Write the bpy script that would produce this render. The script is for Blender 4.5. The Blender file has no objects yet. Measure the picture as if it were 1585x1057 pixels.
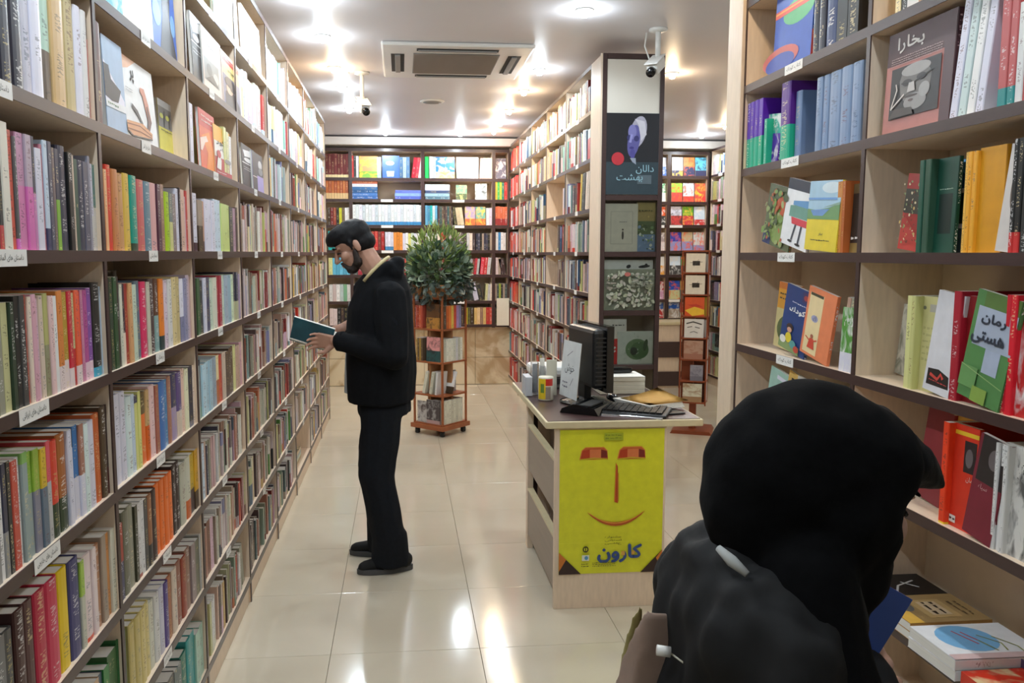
import bpy, bmesh, math, random
import numpy as np
from mathutils import Vector, Matrix, noise, Euler
R = random.Random(11)
S = bpy.context.scene
COL = S.collection
# ------------------------------------------------------------------ camera
F, CX, CY, HC = 1275.0, 740.0, 528.5, 1.6
VX, VY = 622.0, 391.0
_n = np.array([(VX-CX)/F, (VY-CY)/F, 1.0]); _n /= np.linalg.norm(_n)
_u = np.array([0, -_n[2], _n[1]]); _u /= np.linalg.norm(_u)
_x = np.cross(-_u, _n)
RM = np.stack([_x, _n, _u], 1)
CAMP = np.array([0, 0, HC])
cam = bpy.data.cameras.new('camera'); camo = bpy.data.objects.new('camera', cam); COL.objects.link(camo)
_r, _d, _f = RM.T @ np.array([1, 0, 0]), RM.T @ np.array([0, 1, 0]), RM.T @ np.array([0, 0, 1])
M = Matrix.Identity(4)
for i in range(3):
    M[i][0], M[i][1], M[i][2], M[i][3] = _r[i], -_d[i], -_f[i], CAMP[i]
camo.matrix_world = M
cam.sensor_width = 36; cam.sensor_fit = 'HORIZONTAL'; cam.lens = F*36/1585; cam.shift_x = (792.5-CX)/1585
cam.clip_start = 0.05
S.camera = camo
def ray(px, py): return RM.T @ np.array([(px-CX)/F, (py-CY)/F, 1.0])
def proj(X, Y, Z):
    v = RM @ (np.array([X, Y, Z])-CAMP)
    if v[2] < 0.05: return None
    return CX+F*v[0]/v[2], CY+F*v[1]/v[2]
def y_on(px, X, z):
    """depth along the aisle of the point of the plane x = X at height z that shows in column px"""
    py = 391.0; Y = 2
    for _ in range(6):
        d = ray(px, py); Y = d[1]*X/d[0]
        q = proj(X, max(Y, .3), z)
        if q is None: break
        py = q[1]
    return Y
# ------------------------------------------------------------------ light
S.view_settings.view_transform = 'Standard'; S.view_settings.look = 'None'
S.view_settings.gamma = 1; S.view_settings.use_curve_mapping = False
S.view_settings.exposure = 0.42
W = bpy.data.worlds.new('world'); S.world = W; W.use_nodes = True
W.node_tree.nodes['Background'].inputs[0].default_value = (.8, .85, 1, 1)
W.node_tree.nodes['Background'].inputs[1].default_value = 0.05
LAMP_W = 17.0
COOL, WARM = (0.80, 0.92, 1.0), (1.0, 0.76, 0.48)
S.cycles.max_bounces = 7; S.cycles.diffuse_bounces = 4; S.cycles.glossy_bounces = 3
S.cycles.sample_clamp_indirect = 4; S.cycles.caustics_reflective = False; S.cycles.caustics_refractive = False
CEIL = 2.95
# ------------------------------------------------------------------ helpers
def lin(h):
    if isinstance(h, str):
        h = h.lstrip('#')
        c = [int(ch*2, 16)/255 for ch in h] if len(h) == 3 else [int(h[i:i+2], 16)/255 for i in (0, 2, 4)]
    else: c = h
    return tuple((x/12.92 if x <= .04045 else ((x+.055)/1.055)**2.4) for x in c[:3]) + (1.0,)
def tag(o, label=None, cat=None, group=None, kind=None):
    if label: o['label'] = label
    if cat: o['category'] = cat
    if group: o['group'] = group
    if kind: o['kind'] = kind
    return o
def empty(name, loc=(0, 0, 0), rz=0.0, parent=None):
    o = bpy.data.objects.new(name, None); COL.objects.link(o); o.location = loc; o.rotation_euler = (0, 0, rz)
    o.empty_display_size = .05
    if parent: o.parent = parent
    return o
def link(name, me, parent=None, loc=None, rot=None, mat=None):
    o = bpy.data.objects.new(name, me); COL.objects.link(o)
    if parent: o.parent = parent
    if loc is not None: o.location = loc
    if rot is not None: o.rotation_euler = rot
    if mat is not None and not me.materials: me.materials.append(mat)
    return o
class MB:
    """collects shapes into one mesh"""
    def __init__(s): s.bm = bmesh.new()
    def box(s, a, b, bev=0.0, rot=None, about=None):
        r = bmesh.ops.create_cube(s.bm, size=1.0); vs = r['verts']
        for v in vs:
            v.co = Vector([(a[i]+b[i])/2 + v.co[i]*(b[i]-a[i]) for i in range(3)])
        if bev:
            es = list({e for v in vs for e in v.link_edges})
            q = bmesh.ops.bevel(s.bm, geom=es, offset=bev, segments=1 if bev < .004 else 2, affect='EDGES', profile=.5)
            vs = list({v for f in q['faces'] for v in f.verts} | {v for v in vs if v.is_valid})
        if rot is not None:
            c = Vector(about if about else [(a[i]+b[i])/2 for i in range(3)])
            bmesh.ops.rotate(s.bm, verts=vs, cent=c, matrix=rot)
        return s
    def tube(s, pts, r, seg=8, caps=True):
        pts = [Vector(p) for p in pts]; rs = r if isinstance(r, (list, tuple)) else [r]*len(pts)
        rings = []
        for i, p in enumerate(pts):
            d = (pts[min(i+1, len(pts)-1)]-pts[max(i-1, 0)]).normalized()
            a = d.orthogonal().normalized() if abs(d.z) < .99 else Vector((1, 0, 0)); a = (a - d*a.dot(d)).normalized()
            if i and rings: 
                a0 = s._a; a = (a0 - d*a0.dot(d)).normalized()
            s._a = a; b = d.cross(a)
            rings.append([s.bm.verts.new(p+(a*math.cos(2*math.pi*k/seg)+b*math.sin(2*math.pi*k/seg))*rs[i]) for k in range(seg)])
        for i in range(len(rings)-1):
            for k in range(seg):
                s.bm.faces.new((rings[i][k], rings[i][(k+1) % seg], rings[i+1][(k+1) % seg], rings[i+1][k]))
        if caps:
            s.bm.faces.new(rings[0][::-1]); s.bm.faces.new(rings[-1])
        return s
    def lathe(s, prof, c=(0, 0, 0), seg=20):
        rings = []
        for r, z in prof:
            rings.append([s.bm.verts.new((c[0]+r*math.cos(2*math.pi*k/seg), c[1]+r*math.sin(2*math.pi*k/seg), c[2]+z)) for k in range(seg)])
        for i in range(len(rings)-1):
            for k in range(seg):
                s.bm.faces.new((rings[i][k], rings[i][(k+1) % seg], rings[i+1][(k+1) % seg], rings[i+1][k]))
        s.bm.faces.new(rings[0][::-1]); s.bm.faces.new(rings[-1])
        return s
    def prism(s, pts, y0, y1):
        """outline in xz pushed from y0 to y1"""
        a = [s.bm.verts.new((p[0], y0, p[1])) for p in pts]; b = [s.bm.verts.new((p[0], y1, p[1])) for p in pts]
        n = len(pts)
        s.bm.faces.new(a); s.bm.faces.new(b[::-1])
        for i in range(n): s.bm.faces.new((a[i], b[i], b[(i+1) % n], a[(i+1) % n]))
        return s
    def mesh(s, name, smooth=False):
        bmesh.ops.recalc_face_normals(s.bm, faces=s.bm.faces)
        me = bpy.data.meshes.new(name); s.bm.to_mesh(me); s.bm.free()
        if smooth: me.shade_smooth()
        return me
    def build(s, name, mat, parent=None, loc=None, rot=None, smooth=False):
        return link(name, s.mesh(name, smooth), parent, loc, rot, mat)
# ------------------------------------------------------------------ materials
def newmat(name):
    m = bpy.data.materials.new(name); m.use_nodes = True
    nt = m.node_tree; b = nt.nodes['Principled BSDF']
    return m, nt, b
def N(nt, t, **kw):
    n = nt.nodes.new(t)
    for k, v in kw.items():
        if k.startswith('i_'):
            key = k[2:]; key = int(key) if key.isdigit() else key.replace('_', ' ')
            n.inputs[key].default_value = v
        else: setattr(n, k, v)
    return n
def mixc(nt, fac, a, b):
    n = nt.nodes.new('ShaderNodeMix'); n.data_type = 'RGBA'
    for sock, v in ((0, fac), (6, a), (7, b)):
        if hasattr(v, 'is_output'): nt.links.new(v, n.inputs[sock])
        else: n.inputs[sock].default_value = v
    return n.outputs[2]
def mth(nt, op, a, b=None, c=None):
    n = nt.nodes.new('ShaderNodeMath'); n.operation = op
    for i, v in enumerate((a, b, c)):
        if v is None: continue
        if hasattr(v, 'is_output'): nt.links.new(v, n.inputs[i])
        else: n.inputs[i].default_value = v
    return n.outputs[0]
def plain(name, col, rough=.5, metal=0.0, var=.06, scale=30, spec=.5, bump=0.0, stretch=None, coat=0.0):
    m, nt, b = newmat(name)
    tc = N(nt, 'ShaderNodeTexCoord'); mp = N(nt, 'ShaderNodeMapping')
    nt.links.new(tc.outputs['Object'], mp.inputs[0])
    if stretch: mp.inputs['Scale'].default_value = stretch
    no = N(nt, 'ShaderNodeTexNoise', i_Scale=scale, i_Detail=4.0); nt.links.new(mp.outputs[0], no.inputs[0])
    c = lin(col); hi = tuple(min(1, x*(1+var*2)) for x in c[:3])+(1,); lo = tuple(x*(1-var*2) for x in c[:3])+(1,)
    nt.links.new(mixc(nt, no.outputs[0], lo, hi), b.inputs['Base Color'])
    b.inputs['Roughness'].default_value = rough; b.inputs['Metallic'].default_value = metal
    b.inputs['Specular IOR Level'].default_value = spec; b.inputs['Coat Weight'].default_value = coat
    if bump:
        bu = N(nt, 'ShaderNodeBump', i_Strength=bump, i_Distance=.002); nt.links.new(no.outputs[0], bu.inputs['Height']); nt.links.new(bu.outputs[0], b.inputs['Normal'])
    return m
MAT = {}
MAT['beige'] = plain('beige laminate', 'e2cdb6', .45, var=.07, scale=14, stretch=(6, 6, 1))
MAT['back'] = plain('back board', 'dccab2', .6, var=.06, scale=10)
MAT['dark'] = plain('dark walnut edging', '43312f', .32, var=.12, scale=20, stretch=(1, 1, 6))
MAT['ceiling'] = plain('ceiling paint', 'e0dce0', .42, var=.015, scale=3, spec=.35)
MAT['wall'] = plain('wall paint', 'd9d2c6', .7, var=.02, scale=4)
MAT['crown'] = plain('white crown moulding', 'f4f2ee', .35, var=.02)
MAT['white'] = plain('white plastic', 'e9e8e4', .35, var=.02)
MAT['cream'] = plain('cream plastic', 'e6e2cf', .4, var=.02)
MAT['black'] = plain('black plastic', '17181a', .38, var=.15)
MAT['blackgloss'] = plain('black gloss plastic', '0d0e10', .12, var=.1)
MAT['grille'] = plain('grey intake grille', '8f8c8a', .6, var=.1, scale=120)
MAT['slot'] = plain('dark slot', '2a2928', .7)
MAT['chrome'] = plain('chrome', 'd0d0d2', .12, metal=1.0, var=.02)
MAT['cherry'] = plain('cherry wood', '9c5a36', .4, var=.16, scale=9, stretch=(1, 1, .12))
MAT['redwood'] = plain('red brown wood', '8d4526', .38, var=.14, scale=9, stretch=(1, 1, .12))
MAT['box_wood'] = plain('planter wood', 'a87850', .5, var=.2, scale=10)
MAT['desk_top'] = plain('desk top laminate', '4a3735', .28, var=.15, scale=12, stretch=(1, 8, 1))
MAT['desk_edge'] = plain('pale desk edging', 'd3c6a2', .4, var=.05)
MAT['desk_side'] = plain('grey brown panel', '9b8c7e', .45, var=.08, scale=8, stretch=(1, .2, 3))
MAT['paper'] = plain('paper', 'eeece4', .7, var=.03)
MAT['envelope'] = plain('yellow envelope paper', 'f5cc78', .6, var=.04)
MAT['greypaper'] = plain('grey folder', 'b9bcc4', .5, var=.04)
MAT['skin'] = plain('skin', 'b58a76', .5, var=.08, scale=40)
MAT['skin2'] = plain('pale skin', 'bd9583', .5, var=.06, scale=40)
MAT['hair'] = plain('black hair', '0c0c10', .6, var=.4, scale=60, spec=.25, stretch=(3, 3, 1), bump=.6)
MAT['beard'] = plain('dark beard', '2a211e', .7, var=.4, scale=120, bump=.5)
MAT['jacket'] = plain('black fleece', '0d0f13', .9, var=.3, scale=50, spec=.2, bump=.3)
MAT['jeans'] = plain('dark navy denim', '10141b', .85, var=.25, scale=60, spec=.25, bump=.3)
MAT['shirt'] = plain('light grey shirt', 'aeb0ae', .8, var=.06)
MAT['lining'] = plain('cream collar lining', 'c8b98c', .8, var=.06)
MAT['shoe'] = plain('black suede', '0c0c0d', .8, var=.2)
MAT['sole'] = plain('grey rubber sole', '4a4a4c', .7, var=.1)
MAT['scarf'] = plain('black knit headscarf', '0a0a0c', .95, var=.3, scale=80, spec=.12, bump=.3)
MAT['coat'] = plain('black coat cloth', '1c1c1d', .75, var=.25, scale=12, spec=.25, bump=.2)
MAT['taupe'] = plain('taupe canvas', '8d7668', .85, var=.08, scale=60)
MAT['olive'] = plain('olive canvas', '8f8350', .85, var=.08, scale=60)
MAT['eye'] = plain('eye', '1a1412', .2)
MAT['stem'] = plain('plant stem', '4b5a35', .7)
def mat_marble():
    m, nt, b = newmat('cream marble')
    tc = N(nt, 'ShaderNodeTexCoord'); a = N(nt, 'ShaderNodeTexNoise', i_Scale=2.2, i_Detail=8.0, i_Distortion=1.6)
    nt.links.new(tc.outputs['Object'], a.inputs[0])
    r = N(nt, 'ShaderNodeValToRGB'); r.color_ramp.elements[0].position = .42; r.color_ramp.elements[0].color = lin('b89f7c')
    r.color_ramp.elements[1].position = .56; r.color_ramp.elements[1].color = lin('dccdb0')
    nt.links.new(a.outputs[0], r.inputs[0]); nt.links.new(r.outputs[0], b.inputs['Base Color'])
    b.inputs['Roughness'].default_value = .2
    return m
MAT['marble'] = mat_marble()
def mat_tile():
    m, nt, b = newmat('polished porcelain tile')
    tc = N(nt, 'ShaderNodeTexCoord'); oi = N(nt, 'ShaderNodeObjectInfo')
    ad = N(nt, 'ShaderNodeVectorMath'); ad.operation = 'ADD'; nt.links.new(tc.outputs['Object'], ad.inputs[0]); 
    sc = N(nt, 'ShaderNodeVectorMath'); sc.operation = 'SCALE'; nt.links.new(oi.outputs['Location'], sc.inputs[0]); sc.inputs[3].default_value = 3.7
    nt.links.new(sc.outputs[0], ad.inputs[1])
    a = N(nt, 'ShaderNodeTexNoise', i_Scale=1.6, i_Detail=7.0, i_Distortion=.8); nt.links.new(ad.outputs[0], a.inputs[0])
    nt.links.new(mixc(nt, a.outputs[0], lin('c4b8a2'), lin('d9cfbc')), b.inputs['Base Color'])
    w = N(nt, 'ShaderNodeTexNoise', i_Scale=5.0, i_Detail=2.0); nt.links.new(ad.outputs[0], w.inputs[0])
    rr = mth(nt, 'MULTIPLY_ADD', a.outputs[0], .10, .07); nt.links.new(rr, b.inputs['Roughness'])
    bu = N(nt, 'ShaderNodeBump', i_Strength=.04, i_Distance=.004); nt.links.new(w.outputs[0], bu.inputs['Height']); nt.links.new(bu.outputs[0], b.inputs['Normal'])
    b.inputs['Specular IOR Level'].default_value = .6
    return m
MAT['tile'] = mat_tile()
MAT['grout'] = plain('grout', '8d8474', .9)
def mat_book():
    m, nt, b = newmat('printed book cover')
    A = lambda n: N(nt, 'ShaderNodeAttribute', attribute_name=n)
    c1, c2, c3, pr = A('col'), A('col2'), A('col3'), A('prm')
    sp = N(nt, 'ShaderNodeSeparateColor'); nt.links.new(pr.outputs['Color'], sp.inputs[0])
    split, seed, surf = sp.outputs[0], sp.outputs[1], sp.outputs[2]; txt = pr.outputs['Alpha']
    uv = N(nt, 'ShaderNodeUVMap', uv_map='UVMap'); su = N(nt, 'ShaderNodeSeparateXYZ'); nt.links.new(uv.outputs[0], su.inputs[0])
    u, v = su.outputs[0], su.outputs[1]
    s100 = mth(nt, 'MULTIPLY', seed, 97.0)
    base = mixc(nt, mth(nt, 'LESS_THAN', v, split), c1.outputs['Color'], c2.outputs['Color'])
    # blurred picture on the boards (surf = 1)
    cb = N(nt, 'ShaderNodeCombineXYZ'); nt.links.new(mth(nt, 'MULTIPLY', u, 2.2), cb.inputs[0]); nt.links.new(mth(nt, 'MULTIPLY', v, 3.0), cb.inputs[1]); nt.links.new(s100, cb.inputs[2])
    art = N(nt, 'ShaderNodeTexNoise', i_Scale=1.3, i_Detail=3.0, i_Distortion=.9); nt.links.new(cb.outputs[0], art.inputs[0])
    sm = nt.nodes.new('ShaderNodeMapRange'); nt.links.new(art.outputs[0], sm.inputs[0]); sm.inputs[1].default_value = .47; sm.inputs[2].default_value = .66; sm.inputs[4].default_value = .85
    am = mth(nt, 'MULTIPLY', sm.outputs[0], mth(nt, 'GREATER_THAN', surf, .75))
    base = mixc(nt, am, base, c3.outputs['Color'])
    # lettering: broken strokes along the middle of the spine
    cb2 = N(nt, 'ShaderNodeCombineXYZ'); nt.links.new(mth(nt, 'MULTIPLY', u, 3.0), cb2.inputs[0]); nt.links.new(mth(nt, 'MULTIPLY', v, 60.0), cb2.inputs[1]); nt.links.new(s100, cb2.inputs[2])
    ln = N(nt, 'ShaderNodeTexNoise', i_Scale=1.0, i_Detail=1.0); nt.links.new(cb2.outputs[0], ln.inputs[0])
    cb3 = N(nt, 'ShaderNodeCombineXYZ'); nt.links.new(mth(nt, 'MULTIPLY', v, 5.0), cb3.inputs[0]); nt.links.new(s100, cb3.inputs[1])
    lw = N(nt, 'ShaderNodeTexNoise', i_Scale=1.0, i_Detail=0.0); nt.links.new(cb3.outputs[0], lw.inputs[0])
    band = mth(nt, 'LESS_THAN', mth(nt, 'ABSOLUTE', mth(nt, 'SUBTRACT', u, .5)), .24)
    k = mth(nt, 'MULTIPLY', mth(nt, 'GREATER_THAN', ln.outputs[0], .56), mth(nt, 'GREATER_THAN', lw.outputs[0], .5))
    k = mth(nt, 'MULTIPLY', mth(nt, 'MULTIPLY', k, band), mth(nt, 'LESS_THAN', surf, .25))
    # lettering on boards: short lines near the head
    cb4 = N(nt, 'ShaderNodeCombineXYZ'); nt.links.new(mth(nt, 'MULTIPLY', u, 22.0), cb4.inputs[0]); nt.links.new(mth(nt, 'MULTIPLY', v, 16.0), cb4.inputs[1]); nt.links.new(s100, cb4.inputs[2])
    l2 = N(nt, 'ShaderNodeTexNoise', i_Scale=1.0, i_Detail=2.0); nt.links.new(cb4.outputs[0], l2.inputs[0])
    k2 = mth(nt, 'MULTIPLY', mth(nt, 'GREATER_THAN', l2.outputs[0], .55), mth(nt, 'LESS_THAN', mth(nt, 'ABSOLUTE', mth(nt, 'SUBTRACT', v, .78)), .07))
    k2 = mth(nt, 'MULTIPLY', mth(nt, 'MULTIPLY', k2, mth(nt, 'LESS_THAN', mth(nt, 'ABSOLUTE', mth(nt, 'SUBTRACT', u, .5)), .33)), mth(nt, 'GREATER_THAN', surf, .75))
    kk = mth(nt, 'MULTIPLY', mth(nt, 'MAXIMUM', k, k2), txt)
    base = mixc(nt, kk, base, c3.outputs['Color'])
    nt.links.new(base, b.inputs['Base Color']); b.inputs['Roughness'].default_value = .36; b.inputs['Specular IOR Level'].default_value = .45
    return m
MAT['book'] = mat_book()
def mat_pages():
    m, nt, b = newmat('book pages')
    tc = N(nt, 'ShaderNodeTexCoord'); mp = N(nt, 'ShaderNodeMapping'); mp.inputs['Scale'].default_value = (3, 900, 3)
    nt.links.new(tc.outputs['Object'], mp.inputs[0])
    no = N(nt, 'ShaderNodeTexNoise', i_Scale=1.0, i_Detail=2.0); nt.links.new(mp.outputs[0], no.inputs[0])
    nt.links.new(mixc(nt, no.outputs[0], lin('c6c3bd'), lin('f2f0ea')), b.inputs['Base Color'])
    b.inputs['Roughness'].default_value = .8
    return m
MAT['pages'] = mat_pages()
def mat_print():
    m, nt, b = newmat('flat print')
    a = N(nt, 'ShaderNodeAttribute', attribute_name='col')
    tc = N(nt, 'ShaderNodeTexCoord'); no = N(nt, 'ShaderNodeTexNoise', i_Scale=25.0, i_Detail=4.0); nt.links.new(tc.outputs['Object'], no.inputs[0])
    dk = N(nt, 'ShaderNodeHueSaturation'); nt.links.new(a.outputs['Color'], dk.inputs['Color'])
    nt.links.new(mth(nt, 'MULTIPLY_ADD', no.outputs[0], .3, .85), dk.inputs['Value'])
    nt.links.new(dk.outputs[0], b.inputs['Base Color']); b.inputs['Roughness'].default_value = .4
    return m
MAT['print'] = mat_print()
def mat_emit(name, col, s):
    m, nt, b = newmat(name); b.inputs['Emission Color'].default_value = col+(1,); b.inputs['Emission Strength'].default_value = s
    b.inputs['Base Color'].default_value = (1, 1, 1, 1); return m
MAT['bulb_cool'] = mat_emit('cool bulb', COOL, 25); MAT['bulb_warm'] = mat_emit('warm bulb', WARM, 25)
def mat_clear(name, tint, alpha, rough=.06):
    m, nt, b = newmat(name); out = nt.nodes['Material Output']; nt.nodes.remove(b)
    t = N(nt, 'ShaderNodeBsdfTransparent'); t.inputs[0].default_value = tint; g = N(nt, 'ShaderNodeBsdfGlossy', i_Roughness=rough)
    no = N(nt, 'ShaderNodeTexNoise', i_Scale=40.0); tc = N(nt, 'ShaderNodeTexCoord'); nt.links.new(tc.outputs['Object'], no.inputs[0])
    mx = N(nt, 'ShaderNodeMixShader'); fr = N(nt, 'ShaderNodeFresnel', i_IOR=1.4)
    nt.links.new(mth(nt, 'MULTIPLY_ADD', no.outputs[0], alpha*.5, mth(nt, 'MULTIPLY', fr.outputs[0], 1.0)), mx.inputs[0])
    nt.links.new(t.outputs[0], mx.inputs[1]); nt.links.new(g.outputs[0], mx.inputs[2]); nt.links.new(mx.outputs[0], out.inputs[0])
    return m
MAT['pane'] = mat_clear('clear pane', (.95, .97, .96, 1), .04)
MAT['wrap'] = mat_clear('plastic wrap', (.9, .92, .95, 1), .5, .25)
# ------------------------------------------------------------------ lettering and flat print
_AR = {}
def _ar(ch, iso, fin, ini=None, med=None): _AR[ch] = (iso, fin, ini, med)
_ar('ا', 0xFE8D, 0xFE8E); _ar('آ', 0xFE81, 0xFE82); _ar('ب', 0xFE8F, 0xFE90, 0xFE91, 0xFE92); _ar('پ', 0xFB56, 0xFB57, 0xFB58, 0xFB59)
_ar('ت', 0xFE95, 0xFE96, 0xFE97, 0xFE98); _ar('ج', 0xFE9D, 0xFE9E, 0xFE9F, 0xFEA0); _ar('خ', 0xFEA5, 0xFEA6, 0xFEA7, 0xFEA8); _ar('ه', 0xFEE9, 0xFEEA, 0xFEEB, 0xFEEC)
_ar('د', 0xFEA9, 0xFEAA); _ar('ر', 0xFEAD, 0xFEAE); _ar('ز', 0xFEAF, 0xFEB0); _ar('س', 0xFEB1, 0xFEB2, 0xFEB3, 0xFEB4); _ar('ش', 0xFEB5, 0xFEB6, 0xFEB7, 0xFEB8)
_ar('ف', 0xFED1, 0xFED2, 0xFED3, 0xFED4); _ar('ک', 0xFED9, 0xFEDA, 0xFEDB, 0xFEDC); _ar('گ', 0xFB92, 0xFB93, 0xFB94, 0xFB95); _ar('ل', 0xFEDD, 0xFEDE, 0xFEDF, 0xFEE0)
_ar('م', 0xFEE1, 0xFEE2, 0xFEE3, 0xFEE4); _ar('ن', 0xFEE5, 0xFEE6, 0xFEE7, 0xFEE8); _ar('و', 0xFEED, 0xFEEE); _ar('ی', 0xFEEF, 0xFEF0, 0xFEF3, 0xFEF4)
_ar('ح', 0xFEA1, 0xFEA2, 0xFEA3, 0xFEA4); _ar('ق', 0xFED5, 0xFED6, 0xFED7, 0xFED8)
def shape(s):
    out = []
    for i, c in enumerate(s):
        if c not in _AR: out.append(c); continue
        prev = i > 0 and s[i-1] in _AR and _AR[s[i-1]][2] is not None
        nxt = i+1 < len(s) and s[i+1] in _AR
        iso, fin, ini, med = _AR[c]
        if ini is None: k = fin if prev else iso
        else: k = med if (prev and nxt) else fin if prev else ini if nxt else iso
        out.append(chr(k))
    return ''.join(reversed(out))
_TC = {}
def text_geo(s, res=2, raw=False):
    key = (s, res)
    if key not in _TC:
        cu = bpy.data.curves.new('t', 'FONT'); cu.body = s if raw else shape(s); cu.resolution_u = res; cu.align_x = 'CENTER'; cu.align_y = 'CENTER'
        o = bpy.data.objects.new('t', cu); COL.objects.link(o)
        dg = bpy.context.evaluated_depsgraph_get(); me = o.evaluated_get(dg).to_mesh()
        vs = [tuple(v.co) for v in me.vertices]; fs = [tuple(p.vertices) for p in me.polygons]
        o.evaluated_get(dg).to_mesh_clear(); bpy.data.objects.remove(o); bpy.data.curves.remove(cu)
        _TC[key] = (vs, fs)
    return _TC[key]
class PM:
    """flat printed design: layered polygons, x right, z up, facing -y"""
    def __init__(s, step=.00025): s.v = []; s.f = []; s.c = []; s.k = 0; s.st = step
    def poly(s, pts, col):
        s.k += 1; b = len(s.v); y = -s.k*s.st
        s.v += [(p[0], y, p[1]) for p in pts]; s.f.append(tuple(range(b, b+len(pts)))); s.c.append(lin(col)); return s
    def rect(s, x0, z0, x1, z1, col): return s.poly([(x0, z0), (x1, z0), (x1, z1), (x0, z1)], col)
    def ell(s, cx, cz, rx, rz, col, rot=0, n=20):
        c, q = math.cos(rot), math.sin(rot); P = []
        for i in range(n):
            a = 2*math.pi*i/n; x, z = rx*math.cos(a), rz*math.sin(a); P.append((cx+x*c-z*q, cz+x*q+z*c))
        return s.poly(P, col)
    def stroke(s, pts, w, col):
        n = len(pts); L = []; Q = []
        ws = w if isinstance(w, (list, tuple)) else [w]*n
        for i, p in enumerate(pts):
            a, b = pts[max(0, i-1)], pts[min(n-1, i+1)]; d = Vector((b[0]-a[0], b[1]-a[1])).normalized()
            L.append((p[0]-d.y*ws[i]/2, p[1]+d.x*ws[i]/2)); Q.append((p[0]+d.y*ws[i]/2, p[1]-d.x*ws[i]/2))
        s.k += 1; y = -s.k*s.st
        for i in range(n-1):
            b = len(s.v); s.v += [(q[0], y, q[1]) for q in (L[i], L[i+1], Q[i+1], Q[i])]; s.f.append((b+3, b+2, b+1, b)); s.c.append(lin(col))
        return s
    def text(s, t, cx, cz, size, col, width=None, rot=0, bold=0.0, raw=False):
        vs, fs = text_geo(t, raw=raw); 
        if not vs: return s
        xs = [v[0] for v in vs]; zs = [v[1] for v in vs]; w, h = max(xs)-min(xs), max(zs)-min(zs); mx, mz = (max(xs)+min(xs))/2, (max(zs)+min(zs))/2
        kz = size/h; kx = (width/w) if width else kz
        c, q = math.cos(rot), math.sin(rot)
        for dx, dz in ([(0, 0)] if not bold else [(-bold, 0), (bold, 0), (0, bold), (0, -bold)]):
            s.k += 1; y = -s.k*s.st; b = len(s.v)
            for v in vs:
                x, z = (v[0]-mx)*kx+dx, (v[1]-mz)*kz+dz; s.v.append((cx+x*c-z*q, y, cz+x*q+z*c))
            for f in fs: s.f.append(tuple(b+i for i in f)); s.c.append(lin(col))
        return s
    def scrib(s, x0, z0, x1, z1, col, n=1, seed=1):
        """lines of illegibly small print"""
        r = random.Random(seed)
        for i in range(n):
            z = z1-(i+.5)*(z1-z0)/n; x = x0; h = (z1-z0)/n*.45
            while x < x1:
                L = min(r.uniform(.6, 2.2)*h*1.6, x1-x)
                s.v and None
                b = len(s.v); y = -(s.k+1)*s.st; zz = z+r.uniform(-.15, .15)*h; hh = h*r.uniform(.35, .6)
                s.v += [(x, y, zz-hh), (x+L, y, zz-hh*.6), (x+L, y, zz+hh*.6), (x, y, zz+hh)]; s.f.append((b, b+1, b+2, b+3)); s.c.append(lin(col))
                x += L+h*.7
        s.k += 1; return s
    def mesh(s, name='print'):
        me = bpy.data.meshes.new(name); me.from_pydata(s.v, [], s.f)
        at = me.attributes.new('col', 'FLOAT_COLOR', 'FACE'); at.data.foreach_set('color', np.array(s.c, dtype=np.float32).ravel())
        me.materials.append(MAT['print']); me.update(); return me
    def build(s, name, parent=None, loc=None, rot=None): return link(name, s.mesh(name), parent, loc, rot)
# ================================================================== the room
XW0, XW1, YW0, YW1 = -1.02, 4.4, -2.6, 10.22
def struct(name, mb, mat, parent=None):
    o = mb.build(name, mat, parent)
    if parent is None: o['kind'] = 'structure'
    return o
floor = struct('floor', MB().box((XW0-.1, YW0-.1, -.12), (XW1+.1, YW1+.1, -.0125)), MAT['grout'])
tb = MB().box((-.2992, -.2992, -.0122), (.2992, .2992, 0), .0012).mesh('floor_tile'); tb.materials.append(MAT['tile'])
for i in range(-1, 8):
    for j in range(-4, 18):
        t = link('tile', tb, floor, (i*.6, 3.185-.3+(j-3)*.6, 0))
struct('ceiling', MB().box((XW0-.1, YW0-.1, CEIL), (XW1+.1, YW1+.1, CEIL+.1)), MAT['ceiling'])
struct('wall_left', MB().box((XW0-.1, YW0-.1, -.12), (XW0, YW1+.1, CEIL)), MAT['wall'])
struct('wall_right', MB().box((XW1, YW0-.1, -.12), (XW1+.1, YW1+.1, CEIL)), MAT['wall'])
struct('wall_front', MB().box((XW0, YW0-.1, -.12), (XW1, YW0, CEIL)), MAT['wall'])
wb = struct('wall_back', MB().box((XW0, YW1, -.12), (XW1, YW1+.1, CEIL)), MAT['wall'])
wains = struct('trim_1', MB().box((-1.0, 9.93, 0), (2.2, YW1-.001, .72)), MAT['grout'])
for x0 in (-.98, -.36, .26, .88, 1.5):
    for z0, z1 in ((.004, .33), (.334, .715)):
        MB().box((x0, 9.915, z0), (x0+.617, 9.932, z1), .002).build('marble_slab', MAT['marble'], wains)
struct('trim_2', MB().box((XW0, 9.78, 2.84), (2.9, 10.2, 2.93), .006), MAT['crown'])
struct('trim_3', MB().box((3.02, 9.78, 2.84), (XW1, 10.2, 2.93), .006), MAT['crown'])
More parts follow.
